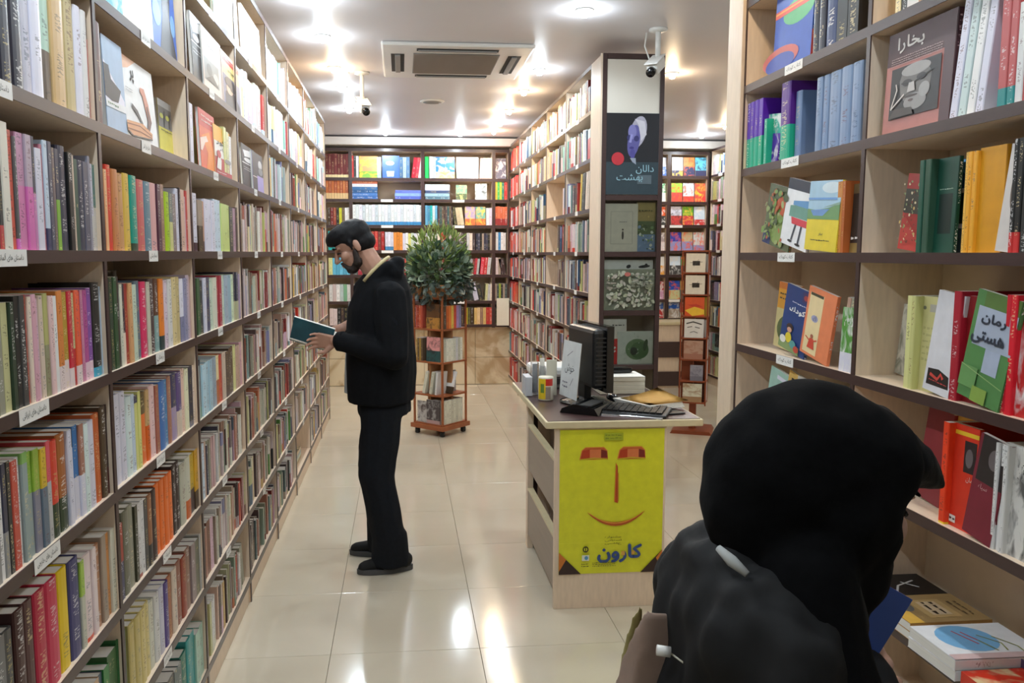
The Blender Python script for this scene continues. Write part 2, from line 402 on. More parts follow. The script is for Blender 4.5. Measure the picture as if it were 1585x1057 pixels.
# ================================================================== bookcases
_cm = {}
def cbox(key, a, b, bev, mat):
    k = (key,)+tuple(round(v, 4) for v in a+b)
    if k not in _cm:
        me = MB().box(a, b, bev).mesh(key); me.materials.append(mat); _cm[k] = me
    return _cm[k]
class Frame:
    def __init__(s, ox, oy, rz): s.o = (ox, oy); s.rz = math.radians(rz); s.M = Matrix.Translation((ox, oy, 0)) @ Matrix.Rotation(s.rz, 4, 'Z')
    def pt(s, x, y, z): return s.M @ Vector((x, y, z))
def bookcase(label, fr, Wd, D, H, levels, group=None, zb=0.0, tags=None, side=.009, edge=.026, back='back', top=True):
    root = empty('bookcase', (fr.o[0], fr.o[1], zb), fr.rz); tag(root, label, 'bookcase', group)
    H = H-zb
    link('back_panel', cbox('back_panel', (side, D-.008, 0.0), (Wd-side, D, H), 0, MAT[back]), root)
    for x in (0, Wd-side):
        p = link('side_panel', cbox('side_panel', (0, .004, 0), (side, D, H), 0, MAT['beige']), root, (x, 0, 0))
        link('edge_strip', cbox('side_edge', (0, 0, 0), (side, .004, H), 0, MAT['dark']), p)
    if top:
        p = link('top_panel', cbox('top_panel', (side, .003, -edge), (Wd-side, D-.008, 0), 0, MAT['beige']), root, (0, 0, H))
        link('edge_strip', cbox('shelf_edge', (side, 0, -edge), (Wd-side, .003, 0), 0, MAT['dark']), p)
    for i, z in enumerate(levels):
        z -= zb
        p = link('shelf', cbox('shelf', (side, .003, -edge), (Wd-side, D-.008, 0), 0, MAT['beige']), root, (0, 0, z))
        link('edge_strip', cbox('shelf_edge', (side, 0, -edge), (Wd-side, .003, 0), 0, MAT['dark']), p)
        if tags and i in tags:
            txt, xc, w = tags[i]
            pm = PM().rect(-w/2, -.017, w/2, .014, 'f0f0ee')
            if txt: pm.text(txt, 0, -.001, .015, '222', width=w*.78)
            o = pm.build('shelf_label', p, (xc, -.0006, -edge/2))
    z0 = min(levels)-edge-zb
    if z0 > .02 and zb == 0: link('plinth', cbox('plinth', (side, .01, 0), (Wd-side, .028, z0), 0, MAT['beige']), root)
    return root
# ------------------------------------------------------------------ books
BOOKS = []
def cname(c):
    import colorsys
    r, g, b = [int(ch*2, 16)/255 for ch in c] if isinstance(c, str) and len(c) == 3 else [int(c[i:i+2], 16)/255 for i in (0, 2, 4)]
    h, s, v = colorsys.rgb_to_hsv(r, g, b); h *= 360
    if v < .27: return 'black' if s < .3 else ('navy' if 190 < h < 270 else 'dark brown' if h < 60 or h > 330 else 'dark green')
    if s < .12: return 'white' if v > .82 else 'light grey' if v > .6 else 'grey' if v > .4 else 'charcoal'
    if s < .3 and 20 < h < 70: return 'cream' if v > .8 else 'beige' if v > .62 else 'taupe'
    if h < 14 or h > 345: return 'pink' if s < .5 and v > .75 else 'red' if v > .62 else 'maroon'
    if h < 40: return ('peach' if s < .45 else 'orange') if v > .78 else 'tan' if v > .6 else 'brown'
    if h < 66: return 'yellow' if v > .75 else 'ochre' if v > .5 else 'olive brown'
    if h < 100: return 'lime green' if v > .6 and s > .45 else 'pale green' if v > .65 else 'olive green'
    if h < 165: return 'pale green' if s < .3 and v > .6 else 'green'
    if h < 195: return 'teal' if v < .75 else 'pale turquoise'
    if h < 255: return 'pale blue' if s < .35 and v > .7 else 'slate blue' if s < .45 else 'blue'
    if h < 300: return 'purple' if v < .6 else 'lilac'
    return 'pink' if v > .6 else 'plum'
def add_book(fr, where, x, z, t, h, w, c1, c2=None, split=0.0, c3=None, kind='spine', y=.006, lean=0.0, tilt=0.0, hard=None, txt=.5, yaw=0.0, label=None, art=None, pr=0, lift=0.0):
    """x, y, z in the bookcase's own frame; spine: x is the middle of the spine; face: x is the middle of the cover"""
    if c3 is None:
        lum = sum(lin(c1)[:3]); c3 = R.choice(['222', '333', '622', '246']) if lum > .9 else R.choice(['eee', 'eda', 'fff', 'cb7'])
    if hard is None: hard = t > .032
    if kind == 'face' and lean: x -= math.sin(lean)*h*.5; lift = abs(math.sin(lean))*w/2
    Mx = fr.M @ Matrix.Translation((x, y, z+lift)) @ Matrix.Rotation(yaw, 4, 'Z') @ Matrix.Rotation(lean, 4, 'Y') @ Matrix.Rotation(-tilt, 4, 'X')
    half = t/2 if kind == 'spine' else w/2
    if lean and kind != 'face': Mx = Matrix.Translation((0, 0, abs(math.sin(lean))*half)) @ Mx
    if kind == 'spine': Mx = Mx @ Matrix.Rotation(-math.pi/2, 4, 'Z')
    elif kind == 'face': Mx = Mx @ Matrix.Translation((w/2, t/2, 0))
    elif kind == 'flat':   # lying down, spine towards the viewer
        Mx = Mx @ Matrix.Rotation(-math.pi/2, 4, 'Z') @ Matrix.Rotation(math.pi/2, 4, 'X') @ Matrix.Translation((0, t/2, -h/2))
    elif kind == 'flatside':
        Mx = Mx @ Matrix.Rotation(-math.pi/2, 4, 'X') @ Matrix.Translation((w/2, -t/2, 0))
    BOOKS.append(dict(M=Mx, t=t, h=h, w=w, c1=c1, c2=c2 or c1, split=split, c3=c3, kind=kind, hard=hard, txt=txt, where=where, x=x, seed=R.random(), label=label, art=art, pr=pr))
PAL_MIX = ['ddd', 'eee', 'dcc', 'e8e4d8', 'cbb', 'baa', 'ccb', '998', '877', '655', '544', '433', '333', '334', '445', '566', '678', 'a76', '943', '722', '833', 'c43', 'c75', 'ca6', 'bb7', '584', '898', 'aab', '88a', 'cab', 'bcc', 'dbc', 'cc9', 'e8d8b0', 'dda', 'a98', 'b98', '9aa', '799']
PAL_PALE = ['fff', 'eee', 'eef', 'dee', 'fee', 'ffe', 'dcd', 'cde', 'bdd', 'edd', 'ecc', 'eda', 'c44', '468', '9cb', 'fd9', 'cbd']
PAL_BROWN = ['ccb', 'cba', 'baa', 'dcc', 'a98', '987', '876', '765', 'ddc', 'bba', '544', 'a87', 'caa', 'b99', '667', 'bb9', 'a65', '743', 'ccc', 'dba']
PAL_DARK = ['333', '444', '445', '556', '433', '722', '544', '346', 'bbb', 'ccb', '976', 'a44', '888', 'ddd', 'c95', '654', '354']
def fill(fr, where, x0, x1, z, hmax, pal, tmin=.008, tmax=.03, hm=.205, dens=1.0, w=.15, stop=1.0, group_lean=.12):
    x = x0; xe = x0+(x1-x0)*stop
    prev = None; same = 0
    while x < xe-.006:
        if same > 0: c, c2, sp, t, h = prev; same -= 1
        else:
            t = R.uniform(tmin, tmax)*(1.5 if R.random() < .12 else 1); h = min(hmax-.012, R.gauss(hm, .012))
            c = R.choice(pal); c2 = R.choice(pal) if R.random() < .4 else c; sp = R.choice([.15, .25, .4, .55, .7])
            prev = (c, c2, sp, t, h); same = R.choice([0, 0, 0, 0, 0, 1, 2]) 
        if x+t > xe: break
        ln = 0
        if R.random() > dens: x += R.uniform(.02, .07); continue
        if R.random() < group_lean*.12: 
            ln = R.uniform(-.25, -.08); 
            x += h*math.sin(-ln)*.95
            if x+t > xe: break
        add_book(fr, where, x+t/2, z, t*.97, h*(.97 if ln else 1), w*R.uniform(.92, 1.08), c, c2, sp, y=.008+R.random()*.012, lean=ln)
        x += t
def rowpx(fr, where, X, z, spec, sgn=1, h=.213, w=.16, y=.008, xo=None):
    """a row read off the photograph: 'column:colour[/colour@split][hNN]' up to the closing column"""
    toks = spec.split(); ys = []
    for tk in toks: ys.append(y_on(float(tk.split(':')[0]), X-sgn*y, z+.1))
    for i, tk in enumerate(toks[:-1]):
        a, b = ys[i], ys[i+1]; t = abs(b-a)
        if t < .004: continue
        s = tk.split(':')[1]; hh = h+R.uniform(-.006, .006)
        if 'h' in s: s, q = s.split('h'); hh = int(q)/100
        sp = 0.0; c2 = None
        if '@' in s: s, q = s.split('@'); sp = float(q)
        if '/' in s: s, c2 = s.split('/')
        mid = (a+b)/2; xl = (mid-fr.o[1]) if sgn > 0 else (fr.o[1]-mid)
        n = max(1, round(t/.05))
        for k in range(n):
            add_book(fr, where, xl+(k-(n-1)/2)*t/n, z, t/n*.965, hh, w+R.uniform(-.01, .012), s, c2, sp, y=y+R.random()*.006)
# ================================================================== left wall of bookcases
XL, BW, Y0 = -.705, .842, 2.05-.842
LV = [.12, .42, .72, 1.015, 1.31, 1.605, 1.905, 2.205, 2.505]
LH = 2.82
BAYN = ['nearest', 'second', 'third', 'fourth', 'fifth', 'sixth', 'seventh', 'farthest']
SHN = ['bottom shelf', 'second lowest shelf', 'knee-high shelf', 'third shelf below eye level', 'second shelf below eye level', 'eye-level shelf', 'above-eye shelf', 'second highest shelf', 'top shelf']
SHN[3] = 'waist-high shelf'; SHN[4] = 'chest-high shelf'
TX = ['داستان های آلمانی', 'داستان های ایرانی', 'داستان های خارجی', 'ادبیات', 'شعر ایران', 'رمان', 'نمایش']
LF = []
for b in range(8):
    fr = Frame(XL, Y0+b*BW, 90); LF.append(fr)
    tg = {}
    for i in range(9):
        if b == 0:
            q = {5: (TX[0], .36, .13), 6: (TX[1], .34, .13), 4: (TX[1], .42, .13), 3: (TX[2], .44, .12), 7: (TX[3], .4, .1)}.get(i)
        else: q = (TX[(b+i) % 7], .36+.06*((b*7+i*3) % 5)/5, .085)
        if q and not (b > 0 and i in (0,)): tg[i] = q
    bookcase('beige and dark brown bookcase, %s bay along the left wall' % BAYN[b], fr, BW, .27, LH, LV, 'bookcases along the left wall', tags=tg)
def wl(b, i): return ('left', b, i, '%s, %s bay, left wall' % (SHN[i], BAYN[b]))
rows = {
 (0, 6): ("-20:223h27 36:ccdh27 52:eefh27 68:bdc/654@.4h26 84:db8h26 104:cb8h25 120:eefh24 130:eeeh24 139:433/c55@.8h23 150:522h24 161", .26),
 (0, 5): ("-30:ddd -12:444 0:444/c55@.2h22 6:e8e4d8h23 18:d65h22 27:666/d7c@.1h21 31:c9b/d8b@.55h22 43:bab/d7b@.55h22 53:445/c8b@.5h22 58:ddeh20 68:b78h21 72:cde/446@.2h22 78:556h22 84:766h21 89:445/8b4@.5h21 95:445h22 108:222h21 115:cba 118:354h20 124:445h20 133:667h20 141:99a 144:dde/ddd@.4h20 148:588/ddd@.5h20 152:d53h20 160", .21),
 (0, 4): ("-40:aaa -20:664 -2:998 9:cc9h20 20:343h20 27:222h21 35:444h21 44:c43h21 48:edc 53:dab 60:dbc 66:dcb 73:bb7/997@.5 80:ecc 86:eee 92:d84/edd@.25 100:b93/edd@.3 108:c34/edd@.2 114:cc9/c33@.4 119:e64/edd@.2 125:e53/edd@.2 130:c8a 134:b59/ecd@.2 140:85a/ecd@.2 147:222/4ac@.1h22 160:cdeh21 172", .205),
 (0, 3): ("-60:aba -40:ccc -20:999 0:eee 8:445/999@.4 15:333 22:c54 32:eee 38:8b6/9aa@.9 47:8b4/9aa@.6 56:9b4/889@.6 66:db3/678@.6 75:d56/bbb@.6 82:d43/343@.35 94:a63/343@.35 108:dde 114:444/dde@.8 118:37b/dde@.45 126:a76/dde@.45 133:dee 140:dde 150:c63 160:543h22 168:433/522@.3h22 180", .205),
 (0, 2): ("-60:554 -30:666 0:777 16:555 30:422h22 46:533h22 60:b24/c35h22 78:c35h22 96:ec1h22 112:447h22 128:ac5/ccb@.6 134:edd/e53@.05 146:edd 152:b86 161:a98 168:c84 174:ddc 181:ddd/446@.1 187:a43/446@.5 193", .205),
 (0, 1): ("40:777 90:887 130:bb8 146:ca8 156:567 164:384 172:363h21 186:263h22 200", .2),
 (1, 5): ("165:eb8 169:d43h21 177:c85 186:c96 196:db5 205:298/343@.1h20 215:c66 226:689 236:daa 247:534 252:976 257:ac2h18 264:677/cc8@.5h18 269:877h18 275:dde 279:322 281:dba 287:dbch18 290:c44 296", .2),
 (1, 4): ("172:343h23 178:353h23 184:433h23 189:ddc 193:434/edc@.4 197:a33 202:da7 207:cdc 213:678 221:d36 230:ccb 235:544 243:643/8aa@.5 250:e83/344@.2 257:dcd 263:ddd 269:dc9 275:cb8 281:eef/88a@.4 286:99b 291:cbc 296:caa 300", .21),
 (1, 3): ("183:ddeh23 200:deeh21 208:cdeh21 213:446/dd8@.9 217:dd8 221:653/e73@.7 230:ca7/d62@.5 236:ecc 244:a65 249:47b/468 258:48b 262:a76 268:446/a9b@.5 276:658/dcb@.4 283:ecb 288:eec 293:334/778@.1 299:edc 303:88a 307:345/386@.2 312", .205),
 (1, 2): ("194:776h22 203:998h22 212:443 216:ddd/a43@.05 221:ddd 226:444 231:964/333@.3 238:433 245:e73h21 258:e73h21 270:322h22 282:bba 290:ccb/c63@.3 297:ca3/433@.4 303:da3/543@.3 309:eda 313:cde 320", .205),
 (1, 1): ("206:cb7h21 222:dc8h21 236:ddc 243:ddd 250:ccd 257:548 263:a64 270:dcb 277:965 284:943 291:976 298:988 304:776 310:bbb 315:555 322", .2),
 (1, 0): ("226:997 240:ca8 250:567 262:555 272:566 283:276 292:399h21 304:acb 316", .19),
 (2, 5): ("299:dde/423@.15h20 307:987/432@.5h18 314:c97/532@.2h18 318:dde 333:cdeh20 343:cd8h19 356:444 361:b9a 366:544 370", .19),
 (2, 4): ("302:464h20 311:333h19 316:dde 320:446 326:cdc 331:ddc 337:a34h20 345:cdc 349:abc 354:9bc 359:dec 363:445/bb9@.4 369:a9b 374", .2),
 (2, 3): ("306:cddh19 314:bde 320:acd 329:9ab 336:eda/b63@.5 340:c43 345:cba 350:433 355:543 362:dd9 366:ca9 372:dab 376", .19),
}
for (b, i), (spec, h) in rows.items():
    rowpx(LF[b], wl(b, i), XL, LV[i], spec, h=h if h > .1 else .205, w=.17 if i < 4 else .15)
# books lying on or standing behind the front rows
for b, i, x0, x1, c in ((0, 4, .28, .62, 'ddc'), (0, 3, .3, .8, '77a'), (1, 4, .25, .8, '443'), (2, 3, .2, .7, '655')):
    add_book(LF[b], wl(b, i), (x0+x1)/2, LV[i], .03, .235, x1-x0 if x1-x0 < .3 else .3, c, kind='face', y=.2)
# covers facing out
def face(fr, where, px0, px1, X, z, h, c1, c2, split, c3, sgn=1, tilt=.035, t=.012, y=.03, lean=0, label=None, art=None, pr=1, txt=1):
    Xe = X-sgn*y; a, b = y_on(px0, Xe, z+.1), y_on(px1, Xe, z+.1); mid = (a+b)/2
    add_book(fr, where, (mid-fr.o[1]) if sgn > 0 else (fr.o[1]-mid), z, t, h, abs(b-a), c1, c2, split, c3, kind='face', y=y, tilt=tilt, lean=lean, label=label, art=art, pr=pr, txt=txt)
def art_boulder(w, h):
    return (PM().rect(0, 0, w, h, 'a7c0de').poly([(.0, h*.74), (w*.97, h*.38), (w*.97, h*.3), (0, h*.3)], 'eef').poly([(0, h*.7), (w*.25, h*.7), (w*.33, h*.56), (w*.8, h*.48), (w*.62, h*.33), (w*.3, h*.32), (0, h*.35)], '2c2b30').poly([(0, h*.31), (w, h*.33), (w, h*.25), (0, h*.24)], 'eef1f5').scrib(w*.1, h*.26, w*.6, h*.31, '686', 1))
def art_feather(w, h):
    p = PM().rect(0, 0, w, h, 'eef1f4').poly([(0, h), (w*.45, h), (w*.2, h*.87), (0, h*.82)], 'e9b592').text('پر', w*.3, h*.79, h*.16, '1c1c24', bold=.0016)
    p.stroke([(w*.52, h*.68), (w*.62, h*.66), (w*.7, h*.5), (w*.76, h*.32), (w*.7, h*.17)], [.012, .03, .036, .034, .01], 'c9826e').stroke([(w*.7, h*.5), (w*.76, h*.32), (w*.68, h*.17)], [.01, .034, .016], '5b3430')
    p.stroke([(w*.2, h*.42), (w*.36, h*.35), (w*.52, h*.22)], [.01, .015, .006], '2a2a32')
    p.poly([(0, h*.2), (w*.5, h*.24), (w*.8, h*.16), (w*.78, h*.08), (w*.15, h*.03), (0, h*.08)], 'd89a6c').stroke([(0, h*.16), (w*.4, h*.19), (w*.76, h*.13)], .003, '8a4a2e').stroke([(0, h*.1), (w*.4, h*.12), (w*.77, h*.1)], .003, '8a4a2e').stroke([(.004, h*.07), (w*.15, h*.03), (w*.78, h*.08)], .004, '1c1c24')
    return p.scrib(w*.05, h*.56, w*.25, h*.62, '888', 2)
def art_greyyel(w, h):
    p = PM().rect(0, 0, w, h, 'e6df6e').rect(0, h*.52, w, h, '87898d').rect(0, h*.88, w, h, 'c7cdd4')
    for x in (.18, .5, .85): p.ell(w*x, h*.72, w*.1, h*.045, 'e4ec7e')
    return p.stroke([(w*.6, h*.54), (w*.62, h*.8)], .008, '43464c').stroke([(w*.3, h*.54), (w*.34, h*.82)], .006, '5a5d63').scrib(w*.1, h*.44, w*.7, h*.5, '554', 1)
def art_grape(w, h):
    p = PM().rect(0, 0, w, h, 'f0b23c').rect(0, 0, w, h*.36, 'b8333a').rect(0, h*.36, w, h*.68, 'ece9e4').text('انگور', w*.52, h*.68, h*.13, '2a2a2a', width=w*.8, bold=.0012).text('آنار', w*.5, h*.54, h*.09, '444', width=w*.5)
    return p.poly([(w*.05, h*.12), (w*.3, h*.1), (w*.35, h*.3), (w*.2, h*.48), (w*.12, h*.3)], 'f1eee8').ell(w*.22, h*.42, w*.12, h*.08, 'c23a40').ell(w*.75, h*.34, w*.2, h*.05, '8c8a88').scrib(w*.05, h*.03, w*.6, h*.07, 'eee', 1)
def art_flame(w, h):
    return PM().rect(0, 0, w, h, 'e0603a').rect(0, h*.72, w, h, 'c8322e').poly([(w*.1, h*.55), (w*.6, h*.68), (w*.9, h*.3), (w*.8, 0), (w*.3, 0), (w*.45, h*.3)], 'ee8a30').poly([(0, h*.5), (w*.4, h*.58), (w*.5, h*.5), (w*.3, h*.46), (w*.1, h*.3), (0, h*.3)], 'f3d9cc').scrib(w*.15, h*.78, w*.9, h*.94, 'f2d0c8', 2)
def art_photo(w, h):
    return PM().rect(0, 0, w, h, 'e8d6cc').rect(w*.05, h*.14, w*.8, h*.52, '9b9a98').ell(w*.3, h*.35, w*.14, h*.1, '6c6b6a').ell(w*.62, h*.28, w*.14, h*.09, 'c9c7c4').poly([(w*.1, h*.16), (w*.45, h*.3), (w*.75, h*.16)], '58585a').scrib(w*.25, h*.72, w*.75, h*.78, '777', 1)
def art_scarfhat(w, h):
    p = PM().rect(0, 0, w, h, 'efdcd2').rect(w*.04, h*.82, w*.92, h*.93, 'd8473c').rect(w*.04, h*.58, w*.92, h*.82, 'f1dc8e').rect(w*.04, 0, w*.92, h*.58, '7d7c98')
    p.poly([(w*.1, 0), (w*.12, h*.25), (w*.3, h*.32), (w*.6, h*.32), (w*.85, h*.16), (w*.9, 0)], '2e2a34').ell(w*.34, h*.34, w*.17, h*.1, 'e3bda6').ell(w*.38, h*.47, w*.27, h*.1, '2b2430').ell(w*.5, h*.42, w*.16, h*.1, '2b2430')
    return p.scrib(w*.2, h*.86, w*.8, h*.9, 'f6dcd6', 1).scrib(w*.3, h*.66, w*.75, h*.74, '443', 1)
def art_dark(w, h, a='26262c', b='e9e9ea'):
    return PM().rect(0, 0, w, h, a).poly([(w*.1, h*.86), (w*.9, h*.94), (w*.8, h*.78), (w*.2, h*.72)], b).ell(w*.45, h*.66, w*.3, h*.05, b).rect(0, h*.56, w, h*.58, b).scrib(w*.1, h*.4, w*.8, h*.5, 'bbb', 2)
def art_blueblack(w, h):
    return PM().rect(0, 0, w, h, '3d6fd0').poly([(w*.4, h), (w*.85, h), (w*.75, h*.5), (w, 0), (w*.25, 0), (w*.45, h*.5)], '15182c').ell(w*.2, h*.45, w*.16, h*.16, '7db2ea').ell(w*.86, h*.45, w*.1, h*.14, '86bdf0').scrib(w*.05, h*.7, w*.4, h*.85, 'dde', 3)
def art_pale(w, h, a='e5ead2', b='8a8f7a'):
    return PM().rect(0, 0, w, h, a).scrib(w*.3, h*.7, w*.75, h*.76, b, 1).scrib(w*.35, h*.62, w*.7, h*.66, b, 1)
def art_lilac(w, h):
    return PM().rect(0, 0, w, h, '3a3a3e').rect(w*.4, 0, w, h*.42, 'a79ad0').ell(w*.72, h*.72, w*.18, h*.12, 'cfcfcf').ell(w*.74, h*.55, w*.2, h*.1, '8c8c8c').rect(0, h*.35, w*.38, h*.37, 'ddd')
face(LF[1], wl(1, 6), 164, 195, XL, LV[6], .225, 'a7c0de', None, 0, '223', label='pale blue paperback with a dark boulder shape, left wall', art=art_boulder, y=.01)
face(LF[1], wl(1, 6), 195, 243, XL, LV[6], .215, 'eef', None, 0, '223', label='white paperback with a feather and fallen leaves drawn on its cover', art=art_feather, y=.01, tilt=.06)
face(LF[1], wl(1, 6), 247, 274, XL, LV[6], .18, 'e6df6e', '889', 0, '445', label='yellow and grey paperback with three pale dots beside the feather book', art=art_greyyel, y=.05)
face(LF[1], wl(1, 7), 160, 188, XL, LV[7], .22, '5bc', None, 0, 'eee', label='turquoise paperback at the top left, cut by the picture edge', art=lambda w, h: art_pale(w, h, '58b5dc', 'ffffff'), y=.01)
face(LF[1], wl(1, 7), 188, 236, XL, LV[7], .24, 'e5ead2', None, 0, '887', label='pale yellow green cover facing out between turquoise and dark blue ones', art=art_pale, y=.012)
face(LF[1], wl(1, 7), 236, 273, XL, LV[7], .24, '35a', '112', .4, '7be', label='deep blue cover with a black figure, high on the left wall', art=art_blueblack, y=.012)
add_book(LF[2], wl(2, 6), .06, LV[6], .04, .2, .15, 'dde', c3='a44')
face(LF[2], wl(2, 6), 311, 335, XL, LV[6], .215, 'e0603a', None, 0, 'eee', label='red and orange flame covered paperback leaning beside the grape book', art=art_flame, y=.01)
face(LF[2], wl(2, 6), 333, 358, XL, LV[6], .19, 'f0b23c', None, 0, 'eee', label='orange white and red paperback with large black title, left wall', art=art_grape, y=.006)
for k in range(3): add_book(LF[2], wl(2, 6), .60+k*.05, LV[6], .04, .2-.012*k, .15, ['dd9', 'dda', 'eee'][k])
face(LF[2], wl(2, 7), 298, 315, XL, LV[7], .23, '222', None, 0, 'eee', label='black paperback with white brush lettering on second highest shelf', art=art_dark, y=.012)
face(LF[2], wl(2, 7), 315, 345, XL, LV[7], .22, 'e8d6cc', None, 0, '667', label='beige paperback with a grey crowd photograph on its cover', art=art_photo, y=.006)
face(LF[2], wl(2, 7), 345, 374, XL, LV[7], .21, 'efdcd2', None, 0, '445', label='pink edged paperback showing a child in a dark fur hat', art=art_scarfhat, y=.004)
face(LF[3], wl(3, 6), 376, 396, XL, LV[6], .2, '3a3a3e', None, 0, 'eee', label='black and grey photo cover beside the third divider, left wall', art=art_dark, y=.02)
face(LF[3], wl(3, 6), 392, 408, XL, LV[6], .19, 'a79ad0', None, 0, 'eee', label='lilac and black paperback facing out, fourth bay', art=art_lilac, y=.01)
for b, i, px0, px1, c, a in ((0, 7, 60, 110, 'eee', art_pale), (2, 8, 330, 352, '8cb', lambda w, h: art_pale(w, h, '86c4b4', '33665c')), (2, 8, 352, 369, 'bde', lambda w, h: art_pale(w, h, 'd8ecec', '557777')), (3, 8, 376, 392, 'fff', art_pale), (3, 8, 392, 404, 'eee', art_photo)):
    face(LF[b], wl(b, i), px0, px1, XL, LV[i], .23, c, None, 0, '667', art=a, y=.01, pr=1)
fill(LF[3], wl(3, 7), .02, .8, LV[7], .29, PAL_PALE+['58a', 'a45'], hm=.215, tmin=.03, tmax=.07)
fill(LF[2], wl(2, 8), .02, .22, LV[8], .29, PAL_PALE, hm=.23, tmin=.012, tmax=.03)
fill(LF[1], wl(1, 8), .02, .8, LV[8], .29, PAL_PALE, hm=.23)
fill(LF[0], wl(0, 7), .02, .35, LV[7], .29, PAL_PALE, hm=.23)
done = set(rows) | {(1, 6), (1, 7), (2, 6), (2, 7), (3, 7), (3, 6), (2, 8), (3, 8), (1, 8), (0, 7), (0, 8)}
for b in range(8):
    for i in range(9):
        if (b, i) in done or (b == 0 and i == 0): continue
        if b == 5 and i < 1: 
            continue
        hm = .21 if i >= 5 else .195
        pal = PAL_PALE if i >= 7 else PAL_PALE+PAL_MIX if i == 6 else PAL_MIX+PAL_BROWN if i in (5,) else PAL_BROWN+PAL_MIX
        fill(LF[b], wl(b, i), .012, BW-.012, LV[i], .28, pal, hm=hm, w=.19 if i < 4 else .15, tmin=.008 if i < 7 else .02, tmax=.03 if i < 7 else .05, stop=1 if i != 6 else .85, dens=1 if i not in (0,) else .9)
# magazines lying in the low corner of the sixth bay
for k, c in enumerate(('a96', 'bcb', '9aa', 'cb9')):
    add_book(LF[5], wl(5, 0), .4, LV[0], .02, .3, .22, c, kind='flat', y=.04, lift=k*.0205)
# ================================================================== central bookcases (face the aisle, run to the back wall)
XC = 1.285; CB = .868; CY1 = 5.62+5*CB
LVC = [.12, .42, .715, 1.03, 1.32, 1.605, 1.90, 2.24, 2.56]
CN = ['farthest', 'fourth', 'third', 'second', 'nearest']
CF = []
for k in range(5):
    fr = Frame(XC, CY1-k*CB, -90); CF.append(fr)
    bookcase('beige and brown bookcase, %s bay of the middle run' % CN[k], fr, CB, .27, 2.86, LVC, 'bookcases of the middle run',
             tags={i: ('', .44, .09) for i in range(2, 9)})
def wc(k, i): return ('centre', k, i, 'shelf %s, %s bay, middle run' % (['one', 'two', 'three', 'four', 'five', 'six', 'seven', 'eight', 'nine'][i], CN[k]))
PAL_C = PAL_MIX+['c33', 'a33', '345', '357', '236', 'dcb', 'eec', 'edd', '722']
empties = {(3, 6): .12, (3, 5): .25, (3, 4): .4, (4, 6): .75, (2, 6): .8}
for k in range(5):
    for i in range(9):
        pal = ['b44', 'c44', 'a33', 'd54', 'c64', 'ddd', '49a', 'b55', 'dcc'] if k == 0 else (PAL_C+PAL_PALE if i > 5 else PAL_C+PAL_BROWN)
        st = empties.get((k, i), 1.0)
        x0 = .012
        if (k, i) in ((3, 5), (3, 4)): x0, st = .5, 1.0
        if (k, i) == (3, 6): x0, st = .7, 1
        if (k, i) == (4, 6): x0, st = .012, .5
        fill(CF[k], wc(k, i), x0, CB-.012, LVC[i], .3, pal, hm=.215, tmin=.012, tmax=.04, stop=st)
fC = CF[4]
for n, (x, c) in enumerate(((.52, 'db4'), (.58, '443'), (.63, '333'), (.70, 'edc'), (.76, 'dcb'))):
    add_book(fC, wc(4, 6), x, LVC[6], .045, .26, .2, c, lean=.14, y=.01)
# closed end of the run, facing the door
er = empty('display_end', (XC, 5.30, 0), 0); tag(er, 'dark framed display end of the middle bookcases with posters and niches', 'display cabinet')
EW, ED = .405, .32
MB().box((.018, ED-.02, 0), (EW-.018, ED, 2.86)).build('back_panel', MAT['back'], er)
for x0, x1, m in ((0, .018, 'beige'), (EW-.018, EW, 'beige')):
    MB().box((x0, .016, 0), (x1, ED, 2.86)).build('side_panel', MAT[m], er)
MB().box((-.012, .0, 0), (.0, .016, 2.86)).build('edge_strip', MAT['beige'], er)
for x0, x1 in ((0, .03), (EW-.03, EW)): MB().box((x0, -.004, 0), (x1, .016, 2.86), .002).build('frame_post', MAT['dark'], er)
for z in (.09, .47, .845, 1.205, 1.59, 1.955, 2.845):
    MB().box((.03, -.002, z-.018), (EW-.03, .016, z+.016), .002).build('frame_rail', MAT['dark'], er)
    MB().box((.018, .016, z-.018), (EW-.018, ED-.02, z+.01)).build('shelf', MAT['beige'], er)
for z0, z1 in ((.49, .825), (.863, 1.185), (1.223, 1.57), (1.608, 1.935)):
    MB().box((.03, .002, z0), (EW-.03, .006, z1)).build('clear_pane', MAT['pane'], er)
MB().box((.03, .004, 1.973), (EW-.03, .014, 2.825)).build('upper_panel', MAT['wall'], er)
# poster of the veiled face
pw, ph = .345, .515
po = empty('poster', (XC+.03, 5.303, 1.975)); tag(po, 'dark poster with a veiled bluish face and a red disc', 'poster')
po.location.y = 5.2985
p = PM().rect(0, 0, pw, ph, '17181e').rect(0, 0, pw, ph*.40, '2c3c44')
p.ell(pw*.60, ph*.77, pw*.155, ph*.2, 'a8a4b4', -.25).ell(pw*.52, ph*.66, pw*.115, ph*.2, '5a5794', -.15).ell(pw*.49, ph*.77, pw*.08, ph*.09, '7a78b0').ell(pw*.43, ph*.70, pw*.04, ph*.035, '343468').ell(pw*.57, ph*.69, pw*.05, ph*.035, '343468').stroke([(pw*.48, ph*.74), (pw*.45, ph*.64)], .016, '8f8ec6').ell(pw*.48, ph*.575, pw*.045, ph*.016, '3a3478').ell(pw*.5, ph*.5, pw*.05, ph*.06, '4a468c').poly([(pw*.45, ph*.45), (pw*.56, ph*.45), (pw*.57, ph*.37), (pw*.5, ph*.4)], '8d96a6').poly([(pw*.53, ph*.93), (pw*.72, ph*.9), (pw*.76, ph*.74), (pw*.66, ph*.66), (pw*.6, ph*.86)], 'c9c6cf')
p.ell(pw*.22, ph*.44, pw*.12, ph*.08, 'b8303a').rect(pw*.6, ph*.13, pw*.87, ph*.24, '56646c')
